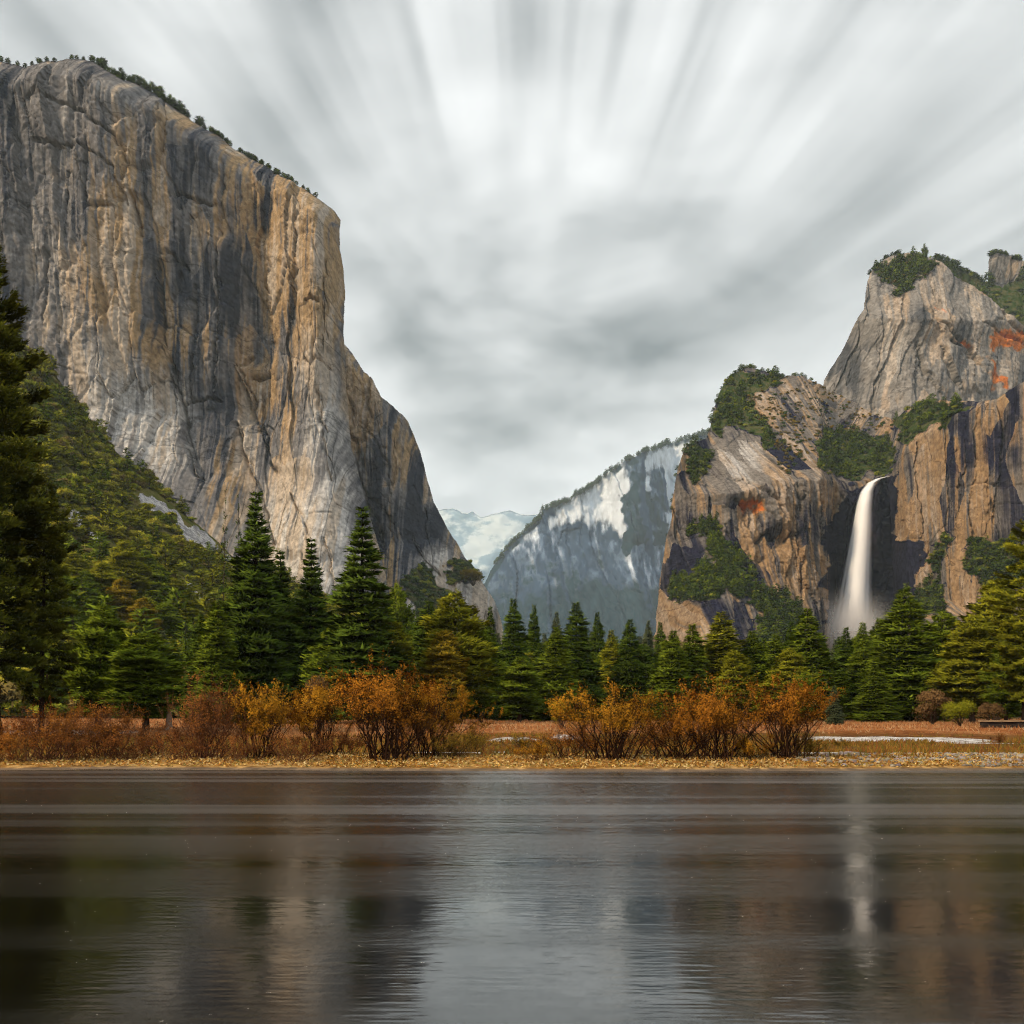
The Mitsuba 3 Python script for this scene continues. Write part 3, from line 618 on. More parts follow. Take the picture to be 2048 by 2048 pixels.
    lv, lf = tubes(lp, np.broadcast_to(.0026 * H * (1 - uu * .8), lp.shape[:2]), 3)
    return crown, (tv, tf), (lv, lf)


def tubes(P, R, sides=3):
    N, K = P.shape[:2]
    t = np.gradient(P, axis=1); t /= np.linalg.norm(t, axis=2, keepdims=True) + 1e-12
    a = np.cross(t, np.where(np.abs(t[..., 2:]) < .9, [0, 0, 1.], [1., 0, 0])); a /= np.linalg.norm(a, axis=2, keepdims=True) + 1e-12
    b, an = np.cross(t, a), np.arange(sides) * 2 * np.pi / sides
    v = P[:, :, None] + R[:, :, None, None] * (np.cos(an)[:, None] * a[:, :, None] + np.sin(an)[:, None] * b[:, :, None])
    n, i, j = np.meshgrid(np.arange(N), np.arange(K - 1), np.arange(sides), indexing='ij')
    o = n * K * sides
    q = np.stack([o + i * sides + j, o + i * sides + (j + 1) % sides, o + (i + 1) * sides + (j + 1) % sides, o + (i + 1) * sides + j], -1).reshape(-1, 4)
    return v.reshape(-1, 3), np.vstack([q[:, [0, 1, 2]], q[:, [0, 2, 3]]])


def leaf_ball(seed, n, size, col, tip, lumps=7, flat=.75, trunk=True):
    """A broad-leaved shrub or small tree, one unit wide, foot at the origin: leaf clumps over a lumpy crown."""
    rng = np.random.default_rng(seed)
    cen = np.stack([rng.uniform(-.3, .3, lumps), rng.uniform(-.3, .3, lumps), rng.uniform(.22, .62, lumps) * flat], 1)
    rr = rng.uniform(.18, .30, lumps)
    w = rng.integers(0, lumps, n)
    d = rng.normal(0, 1, (n, 3)); d /= np.linalg.norm(d, axis=1, keepdims=True)
    d[:, 2] = np.where(rng.uniform(size=n) < .7, np.abs(d[:, 2]), d[:, 2])
    c = cen[w] + d * (rr[w] * rng.uniform(.55, 1.08, n))[:, None] * [1, 1, .8]
    c[:, 2] = np.maximum(c[:, 2], .0)
    v, f = tri_leaves(c, d + rng.normal(0, .8, (n, 3)), d + [0, 0, .4], size * rng.uniform(.6, 1.4, n), size * .6 * np.ones(n), rng)
    k = np.clip(c[:, 2] / (.8 * flat) * .6 + rng.uniform(-.2, .5, n), 0, 1)[:, None]
    C = (np.asarray(col) * (1 - k) + np.asarray(tip) * k) * rng.uniform(.7, 1.3, lumps)[w][:, None] * rng.uniform(.75, 1.25, (n, 1))
    nn = d + [0, 0, .5] + rng.normal(0, .25, (n, 3)); nn /= np.linalg.norm(nn, axis=1, keepdims=True)
    crown = dict(v=v, f=f, color=np.repeat(C, 3, 0), normals=np.repeat(nn, 3, 0))
    st = np.stack([np.stack([cen[i] * [x, x, .9 * x] for x in (0, .35, .7, 1)]) for i in range(lumps)])
    return crown, tubes(st, np.broadcast_to(np.array([.022, .016, .010, .004]), st.shape[:2]), 4)


def group(key, made, bark='bark', leaf='needles'):
    crown, trunk = made[:2]
    g = {'type': 'shapegroup', 'crown': plyn(crown['v'], crown['f'], leaf, crown['color'], crown['normals'])}
    if trunk is not None:
        g['trunk'] = {**plyn(*trunk, bark)}
    if len(made) > 2:
        g['trunk__limbs'] = plyn(*made[2], bark)
    scene[key] = g


def inst(key, grp, p, sx, sz, rot=0.0, lean=(0, 0)):
    m = T().translate([float(x) for x in p])
    if lean != (0, 0):
        m = m.rotate([0, 1, 0], float(lean[0])).rotate([1, 0, 0], float(lean[1]))
    scene[key] = {'type': 'instance', 'to_world': m.rotate([0, 0, 1], float(rot)).scale([float(sx), float(sx), float(sz)]), 'shapegroup': ref(grp)}


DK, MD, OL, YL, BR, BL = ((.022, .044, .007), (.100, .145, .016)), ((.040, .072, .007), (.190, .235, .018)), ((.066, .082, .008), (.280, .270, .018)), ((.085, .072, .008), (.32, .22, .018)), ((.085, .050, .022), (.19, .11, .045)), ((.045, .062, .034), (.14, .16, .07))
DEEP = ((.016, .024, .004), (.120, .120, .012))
PROTO = {}


def proto(style, colour, v):
    """The shapegroup of a kind of conifer, made when first asked for. All are 25 m tall and 4 m in crown radius (the giant 35 m and 5.4 m)."""
    key = f'{style}_{colour}_{v}'
    if key not in PROTO:
        c, tp = dict(dark=DK, mid=MD, olive=OL, gold=YL, brown=BR, blue=BL, deep=DEEP)[colour]
        n = {'spruce': (640, 100, .74), 'fir': (660, 80, .70), 'pine': (460, 105, .68), 'snag': (150, 30, .7), 'giant': (330, 430, .40), 'round': 0, 'tiny': 0}[style]
        if style == 'giant':
            made = conifer(900 + v, 35, 5.4, 'pine', *n, c, tp, True)
        elif style == 'round':
            made = leaf_ball(700 + v, 5200, .05, c, tp, 11, 1.25)
        elif style == 'tiny':
            made = conifer(800 + v, 25, 4.6, 'pine' if v % 2 else 'fir', 70, 8, 3.4, c, tp)
        else:
            made = conifer(sum(map(ord, style)) + v * 17, 25, 4.0, style, *n, c, tp)
        group('kind_' + key, made, 'dark_bark' if style in ('giant', 'fir', 'spruce') else 'bark')
        PROTO[key] = 'kind_' + key
    return PROTO[key]


RT = np.random.default_rng(77)


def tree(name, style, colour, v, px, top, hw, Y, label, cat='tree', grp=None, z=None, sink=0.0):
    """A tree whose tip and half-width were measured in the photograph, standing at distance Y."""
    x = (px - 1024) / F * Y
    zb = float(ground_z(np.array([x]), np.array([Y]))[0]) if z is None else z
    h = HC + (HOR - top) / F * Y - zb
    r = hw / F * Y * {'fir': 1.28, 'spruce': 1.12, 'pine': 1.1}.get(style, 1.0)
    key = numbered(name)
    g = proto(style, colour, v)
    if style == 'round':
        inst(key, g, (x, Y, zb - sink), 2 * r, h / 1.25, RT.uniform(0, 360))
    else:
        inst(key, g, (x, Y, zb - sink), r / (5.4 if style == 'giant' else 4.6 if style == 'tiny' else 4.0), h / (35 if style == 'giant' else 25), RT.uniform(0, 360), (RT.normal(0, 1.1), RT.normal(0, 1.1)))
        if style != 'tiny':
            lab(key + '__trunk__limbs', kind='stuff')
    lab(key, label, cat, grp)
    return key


ANCHOR = [(-8, 'towering pine at the left edge'), (196, 'round-topped pine'), (292, 'low spreading pine'), (430, 'smooth cone-shaped fir'), (501, 'tallest dark spruce'), (622, 'slender open-tipped spruce'), (726, 'big lone spruce'), (852, 'blue-green cone-shaped fir'), (916, 'ragged-topped pine'),
          (1027, 'steep pointed fir'), (1150, 'broadest pointed fir'), (1255, 'dark rounded fir'), (1345, 'bright layered fir'), (1450, 'widest bushy pine'), (1622, 'big green fir by the mist'), (1727, 'pointed fir by the fall'), (1815, 'largest right-hand fir'), (1945, 'rusty-sided pine'), (2052, 'big right-edge pine')]
COLOR = dict(dark='dark green', mid='fresh green', olive='yellow-green', gold='golden', brown='brown', blue='grey-green', deep='dark')


def by_place(px, colour, style, what):
    x, nm = min(ANCHOR, key=lambda a: abs(a[0] - px))
    d = px - x
    side = 'directly behind' if abs(d) < 9 else ('close' if abs(d) < 28 else 'some way') + (' left of' if d < 0 else ' right of')
    return f'{what} {COLOR[colour]} {style} {side} the {nm}'


# ------------------------------------------------------------------ the tree line
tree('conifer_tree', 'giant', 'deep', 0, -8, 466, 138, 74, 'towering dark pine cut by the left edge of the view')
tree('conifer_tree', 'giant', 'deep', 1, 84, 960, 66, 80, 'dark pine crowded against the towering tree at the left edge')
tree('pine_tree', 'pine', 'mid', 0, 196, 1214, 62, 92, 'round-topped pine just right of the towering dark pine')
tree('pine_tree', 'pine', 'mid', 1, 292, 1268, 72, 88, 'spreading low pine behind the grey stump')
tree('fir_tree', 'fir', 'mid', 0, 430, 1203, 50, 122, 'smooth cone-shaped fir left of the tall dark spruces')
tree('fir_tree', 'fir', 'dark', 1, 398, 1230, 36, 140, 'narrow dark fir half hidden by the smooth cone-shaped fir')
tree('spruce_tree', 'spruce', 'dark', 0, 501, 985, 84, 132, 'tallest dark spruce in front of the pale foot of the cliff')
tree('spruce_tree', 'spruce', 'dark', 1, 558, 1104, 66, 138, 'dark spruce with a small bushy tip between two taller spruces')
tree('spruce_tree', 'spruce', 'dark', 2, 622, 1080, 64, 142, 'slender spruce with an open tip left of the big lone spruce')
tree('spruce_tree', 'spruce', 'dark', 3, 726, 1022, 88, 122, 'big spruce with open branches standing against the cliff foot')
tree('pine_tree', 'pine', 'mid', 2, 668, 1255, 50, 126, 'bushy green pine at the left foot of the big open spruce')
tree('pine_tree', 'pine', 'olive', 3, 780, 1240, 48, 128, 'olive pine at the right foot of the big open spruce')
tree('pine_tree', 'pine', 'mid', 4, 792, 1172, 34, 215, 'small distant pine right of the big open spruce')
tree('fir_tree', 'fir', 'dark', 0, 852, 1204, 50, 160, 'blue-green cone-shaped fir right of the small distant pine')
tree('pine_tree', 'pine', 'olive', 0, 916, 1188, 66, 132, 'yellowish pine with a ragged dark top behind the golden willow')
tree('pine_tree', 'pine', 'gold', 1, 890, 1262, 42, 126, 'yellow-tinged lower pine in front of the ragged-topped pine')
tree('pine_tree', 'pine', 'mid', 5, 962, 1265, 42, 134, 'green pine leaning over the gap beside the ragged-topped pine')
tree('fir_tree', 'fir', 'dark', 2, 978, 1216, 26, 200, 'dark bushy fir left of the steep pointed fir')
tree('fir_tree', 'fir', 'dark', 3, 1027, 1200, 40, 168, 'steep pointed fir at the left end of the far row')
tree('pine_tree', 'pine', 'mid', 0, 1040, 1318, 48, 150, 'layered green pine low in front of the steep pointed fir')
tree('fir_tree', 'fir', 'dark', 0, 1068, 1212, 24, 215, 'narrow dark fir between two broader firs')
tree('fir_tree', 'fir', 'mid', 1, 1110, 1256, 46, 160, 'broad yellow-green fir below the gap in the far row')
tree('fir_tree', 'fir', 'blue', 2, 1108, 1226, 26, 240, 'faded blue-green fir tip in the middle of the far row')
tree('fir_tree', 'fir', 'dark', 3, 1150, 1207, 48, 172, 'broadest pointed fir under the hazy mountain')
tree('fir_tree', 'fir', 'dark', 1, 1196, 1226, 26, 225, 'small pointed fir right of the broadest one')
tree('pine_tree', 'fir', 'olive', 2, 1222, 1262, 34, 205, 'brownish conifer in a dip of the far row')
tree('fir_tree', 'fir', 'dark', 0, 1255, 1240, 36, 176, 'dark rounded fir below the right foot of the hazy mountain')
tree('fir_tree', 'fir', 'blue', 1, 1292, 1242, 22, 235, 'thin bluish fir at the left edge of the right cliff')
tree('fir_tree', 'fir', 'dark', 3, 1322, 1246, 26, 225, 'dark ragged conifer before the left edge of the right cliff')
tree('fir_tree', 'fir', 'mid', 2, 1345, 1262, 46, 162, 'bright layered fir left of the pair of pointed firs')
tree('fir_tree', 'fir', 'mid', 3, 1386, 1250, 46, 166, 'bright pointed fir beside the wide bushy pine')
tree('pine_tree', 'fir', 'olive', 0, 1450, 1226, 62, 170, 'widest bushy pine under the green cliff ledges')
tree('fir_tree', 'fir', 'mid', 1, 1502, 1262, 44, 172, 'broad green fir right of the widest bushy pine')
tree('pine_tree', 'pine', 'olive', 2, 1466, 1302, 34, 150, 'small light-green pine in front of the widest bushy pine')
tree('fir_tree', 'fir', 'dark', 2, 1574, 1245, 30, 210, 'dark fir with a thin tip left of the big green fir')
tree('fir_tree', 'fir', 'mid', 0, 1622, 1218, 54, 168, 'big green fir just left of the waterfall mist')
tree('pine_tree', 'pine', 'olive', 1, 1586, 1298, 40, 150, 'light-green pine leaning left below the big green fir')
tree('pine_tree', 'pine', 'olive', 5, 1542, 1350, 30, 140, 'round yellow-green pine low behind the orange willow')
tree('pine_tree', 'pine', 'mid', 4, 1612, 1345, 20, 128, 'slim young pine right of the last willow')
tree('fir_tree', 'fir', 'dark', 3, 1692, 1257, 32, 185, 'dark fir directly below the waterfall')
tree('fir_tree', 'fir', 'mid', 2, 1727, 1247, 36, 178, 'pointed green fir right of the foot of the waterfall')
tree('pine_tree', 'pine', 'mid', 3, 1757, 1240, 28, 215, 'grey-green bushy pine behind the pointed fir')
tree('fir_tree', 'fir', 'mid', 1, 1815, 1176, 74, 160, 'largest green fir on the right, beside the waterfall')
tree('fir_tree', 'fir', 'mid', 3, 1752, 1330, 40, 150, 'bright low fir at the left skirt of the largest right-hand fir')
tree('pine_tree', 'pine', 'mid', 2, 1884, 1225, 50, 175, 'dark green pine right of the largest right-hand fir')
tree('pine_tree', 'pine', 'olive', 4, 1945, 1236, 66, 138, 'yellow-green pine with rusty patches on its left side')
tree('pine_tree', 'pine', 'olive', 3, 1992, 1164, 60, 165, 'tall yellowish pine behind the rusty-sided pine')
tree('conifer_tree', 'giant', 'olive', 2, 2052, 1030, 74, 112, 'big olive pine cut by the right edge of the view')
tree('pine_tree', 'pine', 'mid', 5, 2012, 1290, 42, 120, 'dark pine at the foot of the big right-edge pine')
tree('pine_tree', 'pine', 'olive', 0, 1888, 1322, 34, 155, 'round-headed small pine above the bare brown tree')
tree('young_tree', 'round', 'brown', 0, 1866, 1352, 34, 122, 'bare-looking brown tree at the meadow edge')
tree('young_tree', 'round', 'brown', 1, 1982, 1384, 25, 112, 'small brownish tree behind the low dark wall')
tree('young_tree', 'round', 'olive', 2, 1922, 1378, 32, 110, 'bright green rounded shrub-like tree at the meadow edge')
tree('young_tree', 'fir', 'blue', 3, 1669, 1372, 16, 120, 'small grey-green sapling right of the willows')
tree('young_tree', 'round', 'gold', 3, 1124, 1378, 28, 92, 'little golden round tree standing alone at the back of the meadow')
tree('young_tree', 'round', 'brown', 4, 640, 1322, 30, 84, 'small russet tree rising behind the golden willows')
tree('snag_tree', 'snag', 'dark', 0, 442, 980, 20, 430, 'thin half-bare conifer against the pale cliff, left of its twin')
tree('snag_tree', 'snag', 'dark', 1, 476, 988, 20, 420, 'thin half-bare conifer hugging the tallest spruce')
tree('autumn_tree', 'round', 'gold', 5, 946, 1122, 22, 1500, 'golden tree clump on the lower edge of the left cliff', z=float(W(946, 1172, 1500)[2]))
# second rank, seen only as tips and dark gaps between the trees in front
for n in range(84):
    px = 60 + n * 24 + RT.uniform(-9, 9)
    Y = RT.uniform(235, 330)
    top = np.interp(px, [60, 420, 700, 900, 1100, 1350, 1700, 1900, 2060], [1270, 1280, 1290, 1268, 1275, 1285, 1275, 1262, 1230]) + RT.uniform(-14, 22)
    tree('forest_conifer', 'fir', ('dark', 'mid', 'dark', 'blue')[n % 4], n % 4, px, top, RT.uniform(22, 34), Y, 'dark conifer of the second rank filling gaps in the tree line', grp='second rank of the tree line')


for n in range(38):
    px = 650 + n * 37 + RT.uniform(-14, 14)
    top = RT.uniform(1268, 1322)
    st, co = ('fir', 'pine', 'fir', 'pine')[n % 4], ('mid', 'olive', 'dark', 'mid', 'mid')[n % 5]
    tree('meadow_conifer', st, co, n % 4, px, top, RT.uniform(30, 46), RT.uniform(178, 225), by_place(px, co, st, 'shorter' if top > 1295 else 'mid-height'), grp='middle rank of the tree line')


# ------------------------------------------------------------------ trees and scrub on the slopes and cliffs
def pick(sh, mask, n, rng):
    w = mask[sh['nb']:, :].ravel().clip(0, None) if mask.shape == sh['px'].shape else mask.ravel()
    idx = rng.choice(len(w), n, replace=True, p=w / w.sum())
    return idx + sh['nb'] * sh['px'].shape[1]


rng = np.random.default_rng(5)
tx, ty, TP = talus['px'], talus['py'], talus['P']


def on_talus(px, py):
    k = np.argmin((tx - px) ** 2 + (ty - py) ** 2)
    return TP.reshape(-1, 3)[k]


for n, (px, py, h, hw, st, co, v, text) in enumerate([
        (252, 1225, 150, 42, 'pine', 'olive', 0, 'tall dark-trunked pine on the wooded slope'), (205, 1240, 120, 36, 'pine', 'olive', 1, None), (168, 1245, 110, 34, 'pine', 'mid', 2, None), (316, 1225, 100, 36, 'pine', 'mid', 3, None), (345, 1240, 90, 36, 'pine', 'olive', 4, None),
        (240, 1262, 110, 30, 'pine', 'gold', 5, 'pine with a golden top below the tall dark-trunked pine'), (286, 1290, 100, 30, 'pine', 'gold', 0, 'golden-topped pine above the low spreading pine'), (165, 1295, 90, 34, 'pine', 'olive', 3, None), (330, 1290, 90, 36, 'pine', 'mid', 1, None), (130, 1290, 150, 34, 'pine', 'mid', 4, None),
        (365, 1290, 100, 34, 'pine', 'olive', 2, None), (215, 1300, 90, 34, 'pine', 'mid', 5, None), (150, 1180, 80, 30, 'pine', 'olive', 5, None), (290, 1175, 80, 26, 'pine', 'mid', 0, None), (384, 1255, 70, 28, 'pine', 'olive', 1, None), (265, 1330, 90, 34, 'pine', 'mid', 2, None), (600, 1262, 70, 26, 'pine', 'mid', 2, None), (660, 1275, 70, 26, 'pine', 'olive', 4, None),
        (830, 1330, 80, 24, 'pine', 'mid', 5, None)]):
    p = on_talus(px, py)
    tree('slope_pine', st, co, v, px, py - h, hw, p[1], text or by_place(px, co, 'pine', ('upper' if py < 1230 else 'middle' if py < 1275 else 'lower') + '-slope'), grp=None if text else 'pines on the lower slope', z=p[2], sink=1.5)

SCRUB = {}
for nm, c, tp in (('green', (.080, .110, .012), (.33, .34, .030)), ('olive', (.125, .126, .015), (.46, .41, .040)), ('brown', (.10, .08, .026), (.25, .19, .06)), ('dark', (.022, .050, .012), (.085, .130, .024)), ('rust', (.11, .08, .016), (.33, .21, .03))):
    for v in range(2):
        cr, tr = leaf_ball(300 + v + len(SCRUB), 620, .13, c, tp, 6, .8)
        group(f'kind_scrub_{nm}_{v}', (cr, tr), 'bark')
        SCRUB[nm, v] = f'kind_scrub_{nm}_{v}'


def scrub(name, sh, mask, n, size, cols, rng, label, squash=.85, sink=.12, tall=0.0, tcols=('dark', 'mid')):
    P = sh['P'].reshape(-1, 3)
    for c, k in enumerate(pick(sh, mask, n, rng)):
        s = rng.uniform(*size)
        if rng.uniform() < tall:
            inst(f'{name}__{c + 1:03d}', proto('tiny', tcols[rng.integers(len(tcols))], int(rng.integers(4))), P[k] - [0, 0, .1 * s], s * .42 / 4.6, s * rng.uniform(1.0, 1.7) / 25, rng.uniform(0, 360))
            continue
        inst(f'{name}__{c + 1:03d}', SCRUB[cols[rng.integers(len(cols))], int(rng.integers(2))], P[k] + [rng.uniform(-2, 2), rng.uniform(-2, 2), -sink * s], s, s * squash * rng.uniform(.7, 1.2), rng.uniform(0, 360))
    lab(name, label, 'scrub', kind='stuff')


from scipy.ndimage import gaussian_filter
dens = (1 - np.clip(gaussian_filter(scree, 3) * 2.2, 0, 1)) ** 3 * np.clip(TP[..., 1] / 800, .15, 1.3) ** 1.6 * (.25 + fb(tx / 40, ty / 30, 0, 3, 4) ** 2)
scrub('hillside_scrub', talus, dens, 4300, (6, 15), ('green', 'olive', 'green', 'olive', 'olive', 'brown'), rng, 'dense green and olive scrub over the slope under the left cliff', tall=.13, tcols=('mid', 'olive', 'olive'))
# cliff ledges
vr = np.clip(gaussian_filter((uvR[..., 1] < -.45).astype(float), 2.5), 0, 1) * (.15 + fb(right['px'] / 9, right['py'] / 9, 0, 3, 71)) * (right['py'] > 0)
scrub('ledge_scrub', right, vr, 1700, (6, 13), ('dark', 'dark', 'green', 'dark'), rng, 'dark green bushes and small trees on the ledges and top of the right cliff', tall=.42)
rpx, rpy = right['px'], right['py']
slope_zone = inside(rpx, rpy, [(1500, 790), (1560, 758), (1640, 775), (1790, 850), (1700, 868), (1620, 885), (1600, 930), (1560, 950), (1540, 900), (1510, 840)], 3, 61) * fb(rpx / 14, rpy / 14, 0, 3, 62) ** 2
scrub('slope_scrub', right, slope_zone, 420, (4, 8), ('brown', 'brown', 'dark', 'rust'), rng, 'sparse brown bushes over the sloping top of the right cliff')
vb = (uvB[..., 1] < -.4).astype(float)
scrub('foot_scrub', capB, vb, 200, (8, 15), ('dark', 'dark', 'green'), rng, 'dark bushes on the lower right foot of the left cliff')
vd = (uvD[..., 1] < -.35).astype(float)
scrub('dome_scrub', dome, vd, 260, (8, 16), ('dark', 'dark', 'brown'), rng, 'dark bushes over the top of the high dome', tall=.4)
scrub('ridge_scrub', ridge, (uvG[..., 1] < -.4).astype(float), 300, (10, 20), ('dark', 'green', 'dark'), rng, 'green scrub on the ridge behind the high dome', tall=.4)


# little trees that stand on the skylines, each its own thing
def rim(sh, xs, hs, name, label, grp, cols=('dark', 'mid'), dy=4.0, wd=.34):
    row = sh['nb']
    X, P = sh['px'][row], sh['P'][row]
    for n, (px, h) in enumerate(zip(xs, hs)):
        k = np.argmin(np.abs(X - px))
        hh = h / F * P[k, 1]
        key = numbered(name)
        inst(key, proto('tiny', cols[n % len(cols)], n % 4), P[k] + [0, dy, -.10 * hh], hh * wd / 4.6, hh / 25, RT.uniform(0, 360))
        lab(key, label, 'tree', grp)


xs = np.r_[[4, 16, 34, 47, 66, 78, 94, 110, 144, 152, 168, 183], 188 + np.sort(RT.uniform(0, 220, 40)), 405 + np.sort(RT.uniform(0, 235, 46))]
hs = np.r_[[14, 11, 10, 9, 9, 12, 10, 9, 10, 8, 8, 13], np.where(RT.uniform(size=40) < .5, RT.uniform(15, 25, 40), RT.uniform(8, 14, 40)), RT.uniform(7, 12, 46)]
rim(capA, xs, hs, 'rim_tree', 'tiny conifer on the skyline of the left cliff', 'trees along the rim of the left cliff', ('dark', 'dark', 'mid'), wd=.42, dy=0)
xs = np.r_[np.sort(RT.uniform(1425, 1625, 34)), np.sort(RT.uniform(1330, 1420, 12))]
rim(right, xs, RT.uniform(5, 11, len(xs)), 'skyline_tree', 'tiny conifer on the grassy top of the right cliff', 'trees on the top of the right cliff', ('dark', 'mid'), wd=.4)
xs = np.sort(RT.uniform(1740, 1800, 12))
rim(dome, xs, RT.uniform(6, 11, len(xs)), 'dome_tree', 'tiny conifer on the left shoulder of the high dome', 'trees on the high dome', ('dark',), wd=.5)
xs = np.sort(RT.uniform(1860, 2050, 46))
rim(ridge, xs, RT.uniform(7, 14, len(xs)), 'ridge_tree', 'tiny conifer on the ridge and tower behind the high dome', 'trees on the ridge behind the dome', ('dark', 'mid'), wd=.5)
row = mount['nb']
for n, px in enumerate(np.sort(RT.uniform(990, 1450, 330))):
    k = np.argmin(np.abs(mount['px'][row] - px))
    hh = RT.uniform(7, 13) / F * 7000
    inst(f'ridge_forest__{n + 1:03d}', proto('tiny', 'dark', n % 4), mount['P'][row, k] + [RT.uniform(-5, 5), RT.uniform(-60, 40), -.25 * hh - 4], hh * .3 / 4.6, hh / 25, RT.uniform(0, 360))
lab('ridge_forest', 'row of far conifers along the crest of the hazy mountain', 'forest', kind='stuff')

# ------------------------------------------------------------------ waterfall
LIPW = np.array([(1786, 951, 1394), (1774, 953, 1386), (1758, 957, 1374), (1745, 965, 1356), (1736, 982, 1343), (1731, 1010, 1333), (1727, 1060, 1322), (1722, 1120, 1312), (1717, 1180, 1305), (1711, 1262, 1300)], float)
s = np.linspace(0, len(LIPW) - 1, 70)
ax = np.stack([np.interp(s, np.arange(len(LIPW)), LIPW[:, i]) for i in range(3)], 1)
hw = np.interp(ax[:, 1], [948, 956, 966, 985, 1010, 1100, 1200, 1262], [3.5, 5.5, 10, 15, 18, 27, 37, 46])


def fall_alpha(p, n, uv):
    u = dr.abs(uv.x * 2 - 1)
    st = fbm(uv.x * 26, uv.y * 2.2, 3.0, 3)
    body = smoothstep(1.0, .42, u + (st - .5) * .5)
    return dr.clip(body * (.95 + .3 * st), 0, .99)


scene['falling_water'] = {'type': 'mask', 'opacity': proc(fall_alpha), 'bsdf': {'type': 'twosided', 'bsdf': {'type': 'diffuse', 'reflectance': {'type': 'rgb', 'value': [.93, .94, .96]}}}}
parts, uvs = [], []
for dy, kw in ((0, .62), (5, .85), (10, 1.0)):
    g = np.linspace(-1, 1, 15)
    c = W(ax[:, 0], ax[:, 1], ax[:, 2] + dy)
    wd = hw * kw / F * ax[:, 2]
    V = c[:, None] + np.stack([g[None] * wd[:, None], (g**2)[None] * wd[:, None] * .5, 0 * g[None] * wd[:, None]], -1)
    i = np.arange(V.shape[0] * 15).reshape(-1, 15)
    q = np.stack([i[:-1, :-1], i[1:, :-1], i[1:, 1:], i[:-1, 1:]], -1).reshape(-1, 4)
    parts.append((V.reshape(-1, 3), np.vstack([q[:, [0, 1, 2]], q[:, [0, 2, 3]]])))
    uu, vv = np.meshgrid((g + 1) / 2, np.linspace(0, 1, V.shape[0]) + dy)
    uvs.append(np.stack([uu, vv], -1).reshape(-1, 2))
scene['waterfall__stream'] = mikit.ply(join(parts), 'falling_water', smooth=True, uv=np.vstack(uvs))
mc, mr = W(1702, 1262, 1285), np.array([90, 34, 70.])
g = (np.arange(28) + .5) / 28 * 2 - 1
gz, gyy, gxx = np.meshgrid(g, g, g, indexing='ij')
rr = np.sqrt(gxx**2 + gyy**2 + gz**2)
den = np.exp(-(rr / .42) ** 2) * (1 - sstep(.75, .98, rr)) * (.35 + 1.3 * fb(gxx * 2.2, gyy * 2.2, gz * 2.2, 3, 8))
scene['waterfall__mist'] = {'type': 'cube', 'to_world': T().translate(mc.tolist()).scale(mr.tolist()), 'bsdf': {'type': 'null'}, 'exterior': ref('haze_air'),
                            'interior': {'type': 'heterogeneous', 'albedo': {'type': 'rgb', 'value': [.975, .975, .985]}, 'scale': .09,
                                         'sigma_t': {'type': 'gridvolume', 'grid': mi.VolumeGrid(den[..., None].astype(np.float32)), 'to_world': T().translate((mc - mr).tolist()).scale((2 * mr).tolist())}}}
lab('waterfall', 'tall white waterfall dropping from a notch into mist before the dark alcove', 'waterfall')
lab('waterfall__mist', kind='stuff')


